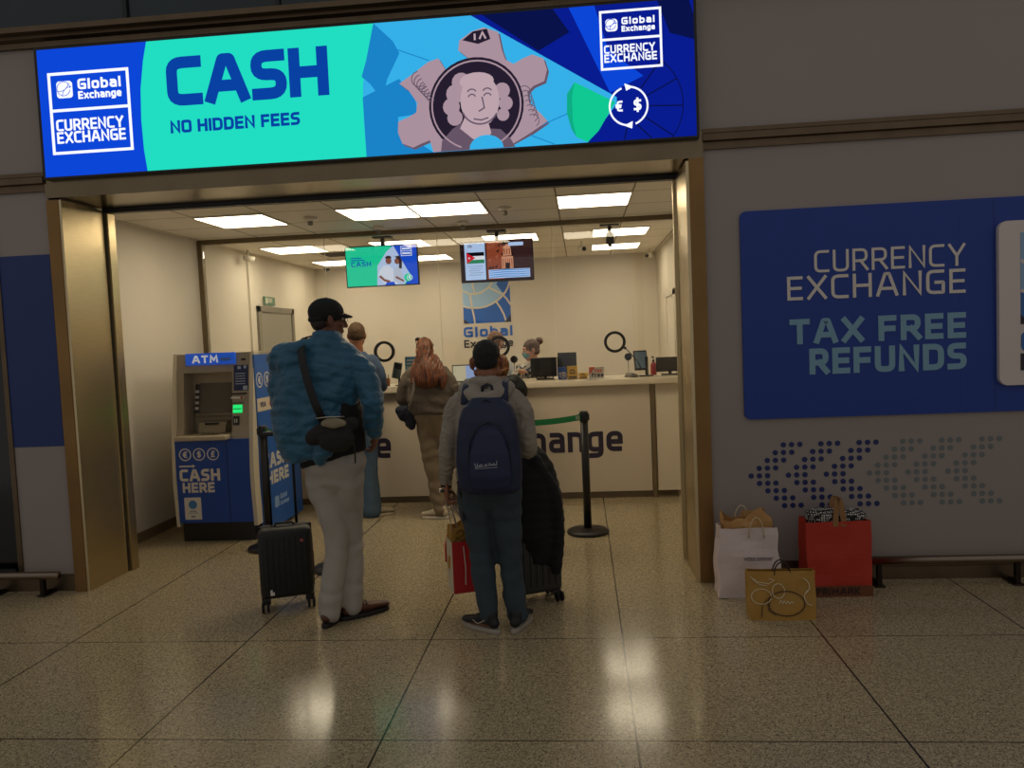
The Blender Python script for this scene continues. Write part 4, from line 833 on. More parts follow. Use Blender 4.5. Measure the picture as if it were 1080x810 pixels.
# large suitcase with black jacket over it
M2 = TR((-.365,-.57,0),.42)
suitcase('large_suitcase','dark grey suitcase with a black jacket draped over it, right of the backpack man',M2,.335,.24,.62,.07,.93,mat('shell_grey','2e2c29',.5,bump=.2,bscale=150),ribs=7)
jk = MB()
jk.limb([(-.02,.03,.97),(.0,.02,.90),(.02,.0,.78),(.03,-.01,.62),(.03,-.01,.45),(.04,-.01,.33)],[(.07,.06),(.125,.105),(.165,.15),(.190,.165),(.185,.16),(.15,.14)],up=(1,0,0),n=26,M=M2)
jk.limb([(.02,-.08,.88),(.10,-.12,.70),(.13,-.13,.45),(.12,-.12,.22)],[.05,.055,.05,.040],M=M2)
def jdisp(c, n):
    return .0022*math.sin(c.z*105+3*noise.noise(c*6)) + .012*noise.noise(c*8)
jo = fuse(jk,'draped_jacket',mat('jacket_black','060607',.85,bump=.3,bscale=60),None,.012,3,jdisp)
tag(jo,'black padded jacket draped over the large suitcase','jacket')

# ------------------------------------------------------------------ paper bags
def crumple(me_o, amp, freq, seed=0):
    me = me_o.data
    for v in me.vertices:
        p = Vector(v.co)*freq + Vector((seed,seed*2,0)); v.co += Vector((noise.noise(p),noise.noise(p+Vector((9,0,0))),.4*noise.noise(p+Vector((0,7,0)))))*amp
    me.update()
def bag_shell(M, w_, d_, h_, wt, dt, ny=10, th=.002, mouth=None):
    """open paper bag: tapered walls, gusset crease, floor; double skinned"""
    mb = MB(); out = []; inn = []
    def ring(z, f, off):
        a = w_/2+(wt-w_)/2*f-off; b = d_/2+(dt-d_)/2*f-off; g = .25*b*min(1,f*1.3); pts = []
        n = 8
        for k in range(n): pts.append((-a+2*a*k/n,-b,0))
        for k in range(n): u = k/n; pts.append((a - g*(1-abs(2*u-1)),-b+2*b*u,0))
        for k in range(n): pts.append((a-2*a*k/n,b,0))
        for k in range(n): u = k/n; pts.append((-a + g*(1-abs(2*u-1)),b-2*b*u,0))
        mz = (lambda x, y: mouth(x, y)) if mouth and f >= .999 else (lambda x, y: 0)
        return [(x,y,z+mz(x,y)) for x, y, _ in pts]
    for k in range(ny+1): out.append(ring(h_*k/ny, k/ny, 0))
    for k in range(ny, -1, -1): inn.append(ring(max(.004,h_*k/ny), k/ny, th))
    mb.loft(out+inn, 0, False, True, M); return mb
Mb = TR((.975,-.50,0),-.03)
t = thing('white_paper_bag','white paper shopping bag with brown paper inside, against the wall by the steel jamb','shopping bag',(.975,-.50,0))
o = bag_shell(Mb,.385,.19,.43,.345,.16).build('bag', mat('bag_white','d6c6c2',.6,bump=.15,bscale=14), t); crumple(o,.022,7)
o = bag_shell(TR((.97,-.50,.2),.0),.27,.14,.30,.27,.12,mouth=lambda x, y: .03*math.sin(x*22)+.02*math.sin(x*51+y*30)).build('inner_brown_bag', mat('kraft','b88c54',.7,bump=.3,bscale=30), t); crumple(o,.03,11,3)
def twine(mb, M, x0, x1, y, z, h_, r=.0035, lean=0):
    mb.tube([(x0+(x1-x0)*(.5-.5*math.cos(PI*k/12)), y+lean*math.sin(PI*k/12), z+h_*math.sin(PI*k/12)) for k in range(13)], r, M=M)
for a_ in ((.00,.09,-.085,.37,.13,.0035,-.01),(-.06,.03,.07,.42,.12)): mb = MB(); twine(mb,Mb,*a_); mb.build('twine_handle', mat('twine','cbb894',.7), t)
mb = MB(); text(mb,'woocommer',-.035,.238,.026,W=.17,t=.13,z1=.002,M=TR((.975,-.50,0),-.03) @ front(0,-.108,0)) ; mb.build('lettering', mat('bag_text','3a3236',.6), t)
Mr = TR((1.505,-.49,0),.03)
t = thing('red_shopping_bag','large red shopping bag with a brown lower band and patterned cloth inside','shopping bag',(1.51,-.49,0))
o = bag_shell(Mr,.375,.17,.46,.39,.17).build('bag', mat('bag_red','b02e18',.65,bump=.12,bscale=18), t); crumple(o,.010,8,5)
MB().box((-.191,-.098,.0),(.191,-.084,.065),M=Mr).build('brown_band', mat('bag_band','6a3a1c',.7), t)
mb = MB(); text(mb,'PRIMARK',-.145,.016,.042,W=.26,t=.2,z0=0,z1=.003,M=Mr @ front(0,-.098,0)); mb.build('lettering', mat('band_text','2e1a12',.6), t)
mb = MB(); mb.ell((-.07,0,.475),(.11,.07,.055)); mb.ell((.07,.0,.475),(.12,.07,.05)); mb.ell((0,0,.42),(.175,.072,.07))
mt = Matrix(Mr); q = MB(); 
for v in [mb]: q.add([Mr @ Vector(p) for p in v.v], v.f, 0, True)
def cloth_mat():
    m = bpy.data.materials.new('dotted_cloth'); m.use_nodes = True; nt = m.node_tree; N = nt.nodes; L = nt.links; b = N['Principled BSDF']; b.inputs['Roughness'].default_value = .9
    tc = N.new('ShaderNodeTexCoord'); v = N.new('ShaderNodeTexVoronoi'); v.inputs['Scale'].default_value = 75; v.inputs['Randomness'].default_value = .25; L.new(tc.outputs['Object'], v.inputs[0])
    r = N.new('ShaderNodeValToRGB'); r.color_ramp.interpolation = 'CONSTANT'; r.color_ramp.elements[0].color = (.5,.47,.42,1); r.color_ramp.elements[1].position = .42; r.color_ramp.elements[1].color = (.008,.008,.009,1); L.new(v.outputs['Distance'], r.inputs[0]); L.new(r.outputs[0], b.inputs[0]); return m
clo = fuse(q,'patterned_cloth',cloth_mat(),None,.006,3,lambda c, n: .012*noise.noise(c*22)); tag(clo,'black and white dotted cloth stuffed in the top of the red bag','cloth')
for x0, x1, y, hh in ((-.02,.03,-.088,.17),(.0,.07,.06,.15)):
    mb = MB()
    pts = [(x0+(x1-x0)*k/10, y+.02*math.sin(PI*k/10), .43+hh*math.sin(PI*k/10)**.7) for k in range(11)]
    mb.loft([[(x-.016*math.cos(0),yy-.002,z),(x+.016,yy-.002,z),(x+.016,yy+.002,z+.001),(x-.016,yy+.002,z+.001)] for x, yy, z in pts],0,False,True,Mr)
    mb.build('paper_handle', mat('handle_br','8a6238',.7), t)
Mk = TR((1.075,-.90,0),-.02)
t = thing('small_kraft_bag','small golden brown bag with white swirls standing in front of the white and red bags','shopping bag',(1.075,-.90,0))
o = bag_shell(Mk,.355,.14,.27,.375,.05).build('bag', mat('bag_gold','a57c30',.55,bump=.12,bscale=20,var=.08), t); crumple(o,.010,9,2)
# prints follow the sloping front face
Mkf = Mk @ Matrix.Translation((0,-.0735,0)) @ Euler((PI/2-.165,0,0)).to_matrix().to_4x4()
mb = MB(); rz_ = .0
for c in (circ(-.115,.135,.055,28,0,360,.042),circ(-.02,.165,.034,24,0,360,.04),circ(.16,.13,.04,16,100,270,.045),circ(.09,.19,.06,14,-50,60,.05)): mb.ribbon(c,.0045,.004,.006,0,Mkf)
mb.ribbon([(-.17,.245),(-.13,.215),(-.07,.205),(-.04,.225),(-.07,.235)],.0045,.004,.006,0,Mkf); mb.ribbon([(-.16,.23),(-.12,.20),(-.08,.195)],.004,.004,.006,0,Mkf)
mb.ribbon([(-.02,.095),(-.01,.115),(.0,.095),(.008,.11),(.018,.095),(.028,.108),(.036,.095),(.05,.105),(.06,.097)],.005,.004,.006,0,Mkf)
mb.build('white_swirls', mat('swirl','cfc09a',.6), t)
mb = MB(); mb.ribbon(circ(.02,.095,.10,36,0,360,.068),.006,.0035,.0055,0,Mkf,closed=True); mb.ribbon([(-.12,.02),(-.11,.09),(-.06,.14),(-.08,.06),(-.04,.03)],.004,.0035,.0055,0,Mkf); mb.build('brown_swirls', mat('swirl_br','4a2c12',.6), t)
mb = MB()
for y in (-.02,.025): mb.tube([(-.0+.045*math.cos(PI*k/12)+ .01,y,.245+.075*math.sin(PI*k/12)) for k in range(13)],[(.011,.003)]*13,M=Mk)
mb.build('handles', mat('strap_dark','2e1c16',.6), t)
# bag held by the backpack man: white side, red front, gold bag inside
Mh = TR((-.735,-.78,.15),.36) @ Matrix.Scale(.8,4,(1,0,0))
t = thing('held_shopping_bag','white and red shopping bag held in the left hand of the backpack man','shopping bag',(-.705,-.76,.15))
mb = MB(); mb.box((-.13,-.085,0),(.13,-.083,.31),0,Mh).box((-.13,.083,0),(.13,.085,.31),0,Mh).box((-.132,-.085,0),(-.13,.085,.31),1,Mh).box((.13,-.085,0),(.132,.085,.31),1,Mh).box((-.13,-.085,0),(.13,.085,.002),1,Mh)
mb.build('bag', [mat('bag_red2','b01a1e',.55), mat('bag_wht2','c9bda8',.6)], t)
mb = MB(); mb.ribbon([(-.04,.05),(-.035,.15),(-.045,.28)],.006,0,.002,0,Mh @ front(0,-.086,0)); mb.build('white_print', M_white, t)
o = bag_shell(Mh @ TR((-.03,0,.12)),.19,.12,.29,.18,.10,mouth=lambda x, y: .02*math.sin(x*30)).build('inner_gold_bag', [MATS['bag_gold']], t); crumple(o,.02,12,6)
mb = MB(); mb.ribbon([(-.06,.26),(-.03,.28),(.0,.26),(-.02,.24)],.005,.0,.003,0,Mh @ front(-.03,-.078,.1)); mb.ribbon([(-.08,.21),(-.05,.235),(-.02,.21),(.02,.23)],.005,.0,.003,0,Mh @ front(-.03,-.076,.1)); mb.build('swirl_print', MATS['swirl_br'], t)
mb = MB(); 
for a, b in (((-.80,-.83,.46),(-.815,-.97,.735)),((-.77,-.80,.46),(-.80,-.955,.735)),((-.72,-.74,.46),(-.79,-.95,.735))):
    a = Vector(a); b = Vector(b); mb.tube([a, a.lerp(b,.5)+Vector((.004,0,0)), b], (lambda r: [r,r,r])((.009,.002)))
mb.build('handles', mat('handle_pale','b9a9a4',.7), t)
mb = MB(); mb.tube([(-.832,-.66,.43),(-.87,-.66,.45),(-.885,-.66,.38),(-.885,-.66,.28)],.006); mb.build('red_cord', MATS['bag_red2'], t)
# ------------------------------------------------------------------ people
V = Vector
def rings_loft(mb, rows, n=32, M=None, p=2.3):
    rings = []
    for r in rows:
        cx, cy, z, rx, ry = r[:5]; tx = r[5] if len(r) > 5 else 0; ty = r[6] if len(r) > 6 else 0; q = []
        for k in range(n):
            a = 2*PI*k/n; c, s_ = math.cos(a), math.sin(a); x = rx*math.copysign(abs(c)**(2/p), c); y = ry*math.copysign(abs(s_)**(2/p), s_)
            q.append((cx+x, cy+y, z+tx*x+ty*y))
        rings.append(q)
    mb.loft(rings, 0, True, True, M); return mb
def head_geo(mb, M):
    mb.ell((0,-.012,.026),(.073,.092,.086),M=M); mb.ell((0,.022,-.03),(.060,.066,.082),M=M); mb.ell((0,.042,-.082),(.038,.038,.030),M=M)
    mb.limb([(-.055,-.0,-.055),(-.03,.045,-.088),(0,.06,-.095),(.03,.045,-.088),(.055,0,-.055)],[.018]*5,n=8,M=M)
    mb.limb([(0,.082,.018),(0,.096,-.008),(0,.104,-.030)],[.008,.010,.0135],n=8,M=M); mb.ell((-.012,.092,-.034),(.009,.010,.007),n=10,M=M); mb.ell((.012,.092,-.034),(.009,.010,.007),n=10,M=M)
    mb.limb([(-.045,.068,.030),(-.02,.083,.036),(0,.084,.032),(.02,.083,.036),(.045,.068,.030)],[.009]*5,n=8,M=M)
    mb.ell((0,.080,-.059),(.024,.012,.006),n=12,M=M); mb.ell((0,.078,-.068),(.021,.012,.007),n=12,M=M)
    for s_ in (-1, 1):
        mb.ell((s_*.046,.056,-.022),(.022,.022,.016),n=12,M=M)
        mb.ell((s_*.080,-.008,-.006),(.011,.020,.033),n=14,M=M,rot=Euler((.15,0,s_*.35)).to_matrix()); mb.ell((s_*.074,-.004,-.028),(.008,.010,.014),n=10,M=M)
def hand_geo(mb, wr, d, nrm, side, curl=.5, s_=1.0):
    """side = unit vector towards the thumb"""
    wr = V(wr); d = V(d).normalized(); nrm = V(nrm); nrm = (nrm-d*nrm.dot(d)).normalized(); sd = V(side); sd = (sd-d*sd.dot(d)-nrm*sd.dot(nrm)).normalized()
    mb.limb([wr-d*.03*s_, wr, wr+d*.045*s_, wr+d*.085*s_],[(.027*s_,.021*s_),(.028*s_,.018*s_),(.041*s_,.016*s_),(.040*s_,.013*s_)],up=sd,n=14)
    for k, L_ in enumerate((.070,.080,.075,.058)):
        b = wr + d*(.082 - (.006 if k == 3 else 0))*s_ + sd*(.031-.021*k)*s_; p = b-d*.02*s_; pts = [p, b]; a = curl*.45
        for q, fr_ in enumerate((.45,.32,.23)):
            dd = d*math.cos(a)+nrm*math.sin(a)+sd*(.05-.035*k); p = pts[-1]+dd.normalized()*L_*fr_*s_; pts.append(p); a += curl*1.15
        mb.limb(pts,[.0095*s_,.0095*s_,.0088*s_,.008*s_,.0065*s_],n=10,sub=2)
    b = wr+d*.018*s_+sd*.022*s_; t1 = (d*.75+sd*.65+nrm*.25).normalized(); t2 = (d*.9+sd*.15+nrm*(.3+.5*curl)).normalized()
    mb.limb([b, b+t1*.042*s_, b+t1*.042*s_+t2*.03*s_, b+t1*.042*s_+t2*.056*s_],[.015*s_,.012*s_,.0105*s_,.008*s_],n=10,sub=2)
def person(name, label, J, skin, vox=.005, legs=True):
    t = thing('person', label, 'person', (J['pel'][0], J['pel'][1], J.get('base', 0)))
    mb = MB(); HM = TR(J['head'], J['yaw'], J.get('nod', 0), J.get('roll', 0)) @ Matrix.Scale(J.get('hs', 1.0), 4); head_geo(mb, HM)
    nb = V(J['neck']); hb = HM @ V((0,-.022,-.06)); mb.limb([hb, hb.lerp(nb,.5), nb, nb-V((0,0,.06))],[.052,.054,.060,.075],n=16)
    pel, ch = V(J['pel']), V(J['chest'])
    mb.limb([pel-V((0,0,.04)), pel+V((0,0,.06)), pel.lerp(ch,.55), ch, nb-V((0,0,.05))],[(.13,.09),(.135,.09),(.12,.085),(.145,.095),(.09,.07)],up=(1,0,0),n=20)
    for s_ in ('L','R'):
        if 'sh'+s_ in J:
            sh, el, wr = V(J['sh'+s_]), V(J['el'+s_]), V(J['wr'+s_])
            mb.limb([nb-V((0,0,.05)), sh.lerp(nb,.25)-V((0,0,.03)), sh-V((0,0,.02))],[.05,.05,.045],n=12)
            mb.limb([sh-V((0,0,.02)), sh.lerp(el,.5), el, el.lerp(wr,.35), wr],[.045,.040,.034,.034,.023],n=14)
            h = J['hand'+s_]; hand_geo(mb, wr, *h[:4], s_=h[4] if len(h) > 4 else 1.0)
        if legs:
            hp, kn, an = V(J['hip'+s_]), V(J['kn'+s_]), V(J['an'+s_]); f = V((*J['ft'+s_],0)).normalized()
            mb.limb([hp.lerp(pel,.3), hp, hp.lerp(kn,.5), kn, kn.lerp(an,.4), an],[.07,.075,.062,.046,.046,.030],n=14)
            mb.limb([an-f*.035-V((0,0,.035)), an+f*.04-V((0,0,.035)), an+f*.12-V((0,0,.055))],[.028,.030,.024],n=12)
    b = fuse(mb,'body',skin,t,vox,2)
    ey = MB()
    for s_ in (-1, 1): ey.ell((s_*.030,.073,.010),(.0125,.0105,.0105),n=12,M=HM); ey.ell((s_*.030,.0805,.010),(.0055,.004,.0055),n=10,mi=1,M=HM)
    ey.build('eyes',[mat('eye_white','c9c0b4',.3),mat('eye_iris','22160f',.2)],t)
    return t, HM
def folds(amp, fz=45, seed=0, hem=None, lo=.5):
    def f(c, n):
        p = c + V((seed,0,0)); w_ = .4+.6*max(0,noise.noise(p*4)+.3)
        return amp*(w_*math.sin(c.z*fz+7*noise.noise(p*5))*lo + 1.2*noise.noise(V((p.x*9,p.y*9,p.z*5))))
    return f
def trousers(t, J, m_, rh, rk, rm, hem=.05, name='trousers', seed=0, waist=(.175,.125), vox=.010, amp=.006, wz=.1):
    mb = MB(); pel = V(J['pel'])
    mb.limb([pel+V((0,0,wz)), pel+V((0,0,.02)), pel-V((0,0,.06))],[waist,(waist[0]+.012,waist[1]+.012),(waist[0]-.02,waist[1]-.005)],up=(1,0,0),n=24)
    for s_ in ('L','R'):
        hp, kn, an = V(J['hip'+s_]), V(J['kn'+s_]), V(J['an'+s_]); an = V((an.x,an.y,hem+.03))
        mb.limb([hp+V((0,0,.03)), hp-V((0,0,.08)), hp.lerp(kn,.6), kn, kn.lerp(an,.55), an],[rh,rh,(rh+rk)/2,rk,(rk+rm)/2,rm],n=18)
    fd = folds(amp,48,seed)
    def dd(c, n):
        k = 1 + .8*max(0,1-abs(c.z-.45)/.12) + .5*max(0,1-c.z/.25); return fd(c, n)*k
    return fuse(mb,name,m_,t,vox,3,dd)
def shoe(t, an, f, L_, m_up, m_sole, name='shoe', h=.085, wd=.046, z0=0, lift=0, extra=None):
    f = V((*f,0)).normalized(); ang = math.atan2(f.y,f.x)-PI/2; M = TR((an[0],an[1],z0), ang, lift)
    mb = MB(); so = .028
    mb.limb([(0,-.045,so+.028),(0,-.02,so+.045),(0,.03,so+.045),(0,.08,so+.028),(0,L_-.085,so+.014)],[(wd*.80,.030),(wd*.86,.045),(wd*.86,.042),(wd*.95,.028),(wd*.78,.017)],up=(1,0,0),n=18,M=M)
    mb.limb([(0,-.02,so+.05),(0,-.02,h+.01)],[.040,.042],n=16,M=M)
    o = fuse(mb,name,m_up,t,.006,3)
    out = []
    for k in range(28):
        a = 2*PI*k/28; y = math.sin(a); yy = (L_/2+.008)*math.copysign(abs(y)**.85,y)+L_/2-.078; ww = wd*(1.03 if yy > .05 else .86)
        out.append((ww*math.copysign(abs(math.cos(a))**.75,math.cos(a)), yy))
    sm = MB(); sm.loft([[(x*.96,y,.0) for x,y in out],[(x,y,.006) for x,y in out],[(x,y,.018) for x,y in out],[(x*.90,y*.975,.025) for x,y in out]],0,True,True,M); sm.build('sole',m_sole,o)
    if extra: extra(o, M, L_, so)
    return o
def hair_cap(t, HM, m_, grow=.008, amp=.004, low=-.02, name='hair', extra=None, vox=.006):
    mb = MB(); mb.ell((0,-.020,.036),(.076+grow,.092+grow,.084+grow),M=HM); mb.ell((0,-.048,low),(.066+grow,.055+grow,.055),M=HM)
    if extra: extra(mb)
    return fuse(mb,name,m_,t,vox,2,lambda c, n: amp*(noise.noise(c*55)+.8*noise.noise(c*140)))
def fabric(name, col, b=.25, bs=180, var=.06, rough=.85): return mat(name,col,rough,bump=b,bscale=bs,var=var,vscale=10)
M_skin_d = mat('skin_tan','8d5a3e',.5,var=.06,vscale=12); M_skin_l = mat('skin_light','b98566',.5,var=.05,vscale=12); M_skin_b = mat('skin_brown','6d422e',.5,var=.06,vscale=12)

# ---- man in the blue quilted jacket
J = dict(pel=(-1.50,-.85,.93),chest=(-1.52,-.86,1.42),neck=(-1.50,-.87,1.63),head=(-1.485,-.855,1.800),yaw=-1.0,nod=-.05,hs=1.03,
 shL=(-1.74,-.86,1.55),elL=(-1.80,-.84,1.27),wrL=(-1.83,-.66,1.15),handL=((0,.45,-.75),(0,-.6,-.6),(1,0,0),1.0),
 shR=(-1.33,-.86,1.55),elR=(-1.225,-.92,1.30),wrR=(-1.245,-.84,1.125),handR=((-.12,.25,-.9),(-1,.1,0),(0,1,0),.75,1.02),
 hipL=(-1.575,-.86,.90),knL=(-1.50,-.88,.49),anL=(-1.545,-.95,.09),ftL=(.12,1),hipR=(-1.425,-.85,.90),knR=(-1.44,-.78,.49),anR=(-1.435,-.85,.09),ftR=(.75,.66))
t, HM = person('person','tall man in blue quilted jacket and black cap seen from behind, light grey trousers',J,M_skin_b)
trousers(t,J,fabric('grey_trousers','a39d94',.2,250,.04),.098,.070,.068,hem=.05,seed=3,waist=(.185,.13),amp=.008)
M_leather = mat('brown_leather','54301f',.38,bump=.08,bscale=60); M_soleb = mat('sole_dark','15100d',.6)
def loafer(o, M, L_, so):
    MB().tube([(-.036,.075,so+.045),(0,.085,so+.060),(.036,.075,so+.045)],.005,M=M).build('stitching', M_soleb, o)
shoe(t,J['anL'],J['ftL'],.30,M_leather,M_soleb,extra=loafer); shoe(t,J['anR'],J['ftR'],.31,M_leather,M_soleb,extra=loafer)
mb = MB(); rings_loft(mb,[(-1.50,-.855,.975,.195,.145,.24),(-1.50,-.86,1.08,.20,.15,.15),(-1.51,-.86,1.25,.20,.15),(-1.52,-.86,1.35,.19,.14)]); fuse(mb,'black_shirt',fabric('shirt_black','0d0d0e',.2),t,.012,2,folds(.005,50,2))
M_puff = mat('quilt_blue','175673',.48,bump=.35,bscale=45,var=.14,vscale=14,sheen=.2)
mb = MB()
rings_loft(mb,[(-1.64,-.865,.985,.14,.15,.10),(-1.61,-.865,1.07,.205,.17,.20),(-1.595,-.865,1.17,.25,.18,.14),(-1.585,-.865,1.30,.265,.18,.05),(-1.57,-.86,1.43,.27,.175),(-1.55,-.86,1.53,.262,.155),(-1.53,-.86,1.60,.20,.13),(-1.51,-.862,1.66,.125,.105),(-1.50,-.862,1.70,.092,.095),(-1.495,-.86,1.735,.085,.09)])
mb.ell((-1.755,-.89,1.575),(.10,.10,.08)); mb.ell((-1.68,-.95,1.57),(.13,.07,.07)); mb.ell((-1.79,-.87,1.40),(.07,.10,.20)); mb.limb([(-1.56,-.93,1.66),(-1.66,-.95,1.63),(-1.76,-.92,1.60)],[.05,.06,.07])
mb.limb([(-1.77,-.86,1.55),(-1.79,-.84,1.40),(-1.795,-.83,1.26),(-1.82,-.72,1.18),(-1.83,-.68,1.16)],[.085,.078,.070,.060,.052])
mb.limb([(-1.38,-.86,1.56),(-1.30,-.875,1.48),(-1.245,-.90,1.38),(-1.225,-.925,1.27),(-1.235,-.885,1.18),(-1.243,-.85,1.13)],[.085,.082,.072,.064,.054,.045])
mb.limb([(-1.46,-.86,1.655),(-1.38,-.86,1.595),(-1.31,-.87,1.51)],[.055,.065,.07])
mb.limb([(-1.46,-1.00,1.16),(-1.49,-1.02,1.07),(-1.53,-1.0,1.0)],[.05,.055,.04])
def quilt(c, n):
    u = c.z + .10*(c.x+1.5)*(1 if c.x > -1.45 else -.25) + .045*noise.noise(V((c.x*4,c.y*4,c.z*2.5))); q = abs(math.sin(PI*u/.055))
    r_ = noise.noise(V((c.x*7,c.y*7,c.z*9)))
    return .0085*(q**.6)*(.45+.55*max(0,min(1,.6+2*noise.noise(c*5)))) - .002 + .016*r_ + .010*(1-abs(noise.noise(V((c.x*9+c.z*6,c.y*9,c.z*12-c.x*5))))*2) - .006 + .003*noise.noise(c*45)
fuse(mb,'quilted_jacket',M_puff,t,.009,3,quilt)
# cap
M_cap = fabric('cap_black','0e0e10',.2,260)
mb = MB(); mb.ell((0,-.014,.045),(.088,.104,.084),M=HM); mb.limb([(-.06,-.06,.004),(-.03,-.092,.0),(0,-.102,.0),(.03,-.092,.0),(.06,-.06,.004)],[.014]*5,M=HM); cp = fuse(mb,'cap',M_cap,t,.006,2)
me = cp.data
br = MB(); 
rows = []
for k in range(9):
    u = k/8; y = .066+.070*u; wv = .074*math.sqrt(max(0,1-(u*.93)**2.2)); rows.append([(x*wv, y, .046-.022*u-.030*x*x*(wv/.074)**2+z) for x, z in ((-1,0),(-.5,0),(0,0),(.5,0),(1,0),(.5,.005),(0,.006),(-.5,.005))])
br.loft(rows,0,True,True,HM); br.build('brim',M_cap,cp)
MB().ell((0,-.012,.127),(.008,.008,.004),n=12,M=HM).build('top_button',M_cap,cp)
mb = MB()
for s_ in (-1, 1):
    mb.ribbon(circ(s_*.031,.008,.023,18,0,360,.018),.0025,0,.002,0,HM @ TR((0,.098,0),0,PI/2),closed=True); mb.tube([HM @ V((s_*.055,.096,.012)),HM @ V((s_*.078,.03,.012)),HM @ V((s_*.080,-.02,.004))],.0018)
mb.tube([HM @ V((-.009,.100,.012)),HM @ V((.009,.100,.012))],.0015); mb.build('glasses', mat('glasses_fr','2a2420',.3,.5),t)
hair_cap(t,HM,mat('hair_gr_dark','2c211b',.7),-.001,.002,-.012)
# sling bag
sb = thing('sling_bag','small dark sling bag with beige flap at the waist of the blue jacket man','bag',(-1.44,-1.08,1.06))
mb = MB(); mb.ell((-1.435,-1.07,1.15),(.120,.050,.078)); mb.ell((-1.41,-1.07,1.12),(.11,.06,.08)); mb.limb([(-1.54,-1.06,1.13),(-1.32,-1.03,1.20)],[.05,.04]); fuse(mb,'body',fabric('bag_charcoal','201e1c',.3,120),sb,.008,3,lambda c, n: .004*noise.noise(c*25))
mb = MB(); mb.ell((-1.40,-1.118,1.215),(.075,.02,.030)); fuse(mb,'beige_flap',fabric('bag_beige','8d8268',.2),sb,.006,2,lambda c, n: .006*noise.noise(c*30))
MB().tube([(-1.50,-1.125,1.245),(-1.42,-1.138,1.252),(-1.34,-1.11,1.248)],.004).build('zip', mat('zip_pale','b0a89a',.3,.6), sb)
MB().tube([(-1.47,-1.09,1.22),(-1.51,-1.10,1.33),(-1.545,-1.09,1.44),(-1.575,-1.065,1.54),(-1.605,-1.015,1.63),(-1.61,-.93,1.70),(-1.585,-.83,1.715)],[(.024,.005)]*7,up=(1,0,0),n=12).build('strap', mat('strap_bk','0c0c0d',.6), sb)
MB().tube([(-1.335,-1.06,1.20),(-1.318,-1.05,1.12),(-1.315,-1.03,1.02),(-1.325,-1.0,.97)],[(.012,.004)]*4,up=(0,1,0)).build('loose_strap', MATS['strap_bk'], sb)

# ---- man with backpack
J = dict(pel=(-.55,-1.04,.84),chest=(-.54,-1.04,1.18),neck=(-.535,-1.04,1.36),head=(-.53,-1.025,1.520),yaw=.0,nod=-.12,hs=1.08,
 shL=(-.705,-1.04,1.29),elL=(-.765,-1.06,1.03),wrL=(-.80,-.99,.835),handL=((-.03,.15,-.95),(1,.2,0),(0,1,.1),.85,1.05),
 shR=(-.365,-1.04,1.28),elR=(-.325,-1.03,1.05),wrR=(-.34,-.80,.99),handR=((.0,1,-.1),(0,0,-1),(-1,0,0),1.0),
 hipL=(-.635,-1.03,.80),knL=(-.610,-1.02,.45),anL=(-.58,-1.09,.09),ftL=(-.75,.55),hipR=(-.465,-1.03,.80),knR=(-.452,-1.02,.45),anR=(-.415,-1.06,.09),ftR=(.28,1))
t, HM = person('person','man in grey hoodie and blue jeans seen from behind with a navy backpack',J,M_skin_d)
trousers(t,J,fabric('jeans_dark','323e46',.3,220,.16),.096,.074,.052,hem=.06,seed=8,waist=(.160,.112),amp=.008,wz=.08)
M_sn = mat('sneaker_dark','16171b',.6,bump=.2,bscale=120); M_snw = mat('sneaker_white','9a9184',.5)
def sneaker(o, M, L_, so):
    mb = MB()
    for s_ in (-1, 1): mb.tube([(s_*.040,-.01,so+.05),(s_*.047,.04,so+.022),(s_*.044,.08,so+.035)],.0035,M=M)
    mb.build('side_stripe', M_snw, o)
    l_ = MB()
    for k in range(4): l_.tube([(-.02,.05+.018*k,so+.068-.010*k),(.0,.052+.018*k,so+.076-.010*k),(.02,.05+.018*k,so+.068-.010*k)],.003,M=M)
    l_.build('laces', M_black_rub, o)
for s_ in ('L','R'): shoe(t,J['an'+s_],J['ft'+s_],.265,M_sn,M_snw,extra=sneaker,wd=.041)
mb = MB()
rings_loft(mb,[(-.55,-1.04,.865,.178,.125),(-.55,-1.04,.95,.178,.128),(-.545,-1.04,1.08,.175,.13),(-.54,-1.04,1.20,.188,.13),(-.54,-1.04,1.29,.185,.115),(-.535,-1.04,1.345,.13,.095),(-.535,-1.04,1.385,.078,.075)])
mb.limb([(-.665,-1.04,1.305),(-.722,-1.045,1.24),(-.752,-1.06,1.12),(-.772,-1.06,1.02),(-.790,-1.02,.92),(-.803,-.99,.85)],[.070,.066,.055,.052,.045,.036])
mb.limb([(-.41,-1.04,1.305),(-.352,-1.045,1.24),(-.328,-1.05,1.14),(-.318,-1.04,1.05),(-.33,-.95,1.00),(-.342,-.84,.99)],[.070,.066,.056,.055,.048,.042])
mb.limb([(-.535,-1.04,1.36),(-.66,-1.04,1.30)],[.06,.062]); mb.limb([(-.535,-1.04,1.36),(-.41,-1.04,1.30)],[.06,.062])
M_hood = fabric('hoodie_grey','968d80',.3,220,.08)
def slv(c, n): return .0032*math.sin(c.z*130+16*noise.noise(c*11))*(1 if abs(c.x+.54) > .17 else .3) + .007*noise.noise(c*14)
hd = fuse(mb,'hoodie',M_hood,t,.008,3,slv)
mb = MB(); mb.limb([(-.655,-1.06,1.375),(-.61,-1.14,1.345),(-.535,-1.175,1.315),(-.46,-1.14,1.345),(-.415,-1.06,1.375)],[.042,.052,.058,.052,.042]); mb.limb([(-.62,-1.0,1.385),(-.60,-1.09,1.41),(-.535,-1.125,1.415),(-.47,-1.09,1.41),(-.45,-1.0,1.385)],[.026,.032,.034,.032,.026]); mb.ell((-.535,-1.14,1.32),(.075,.05,.045))
fuse(mb,'hood',M_hood,t,.007,4,lambda c, n: .006*noise.noise(c*18)+.003*noise.noise(c*40))
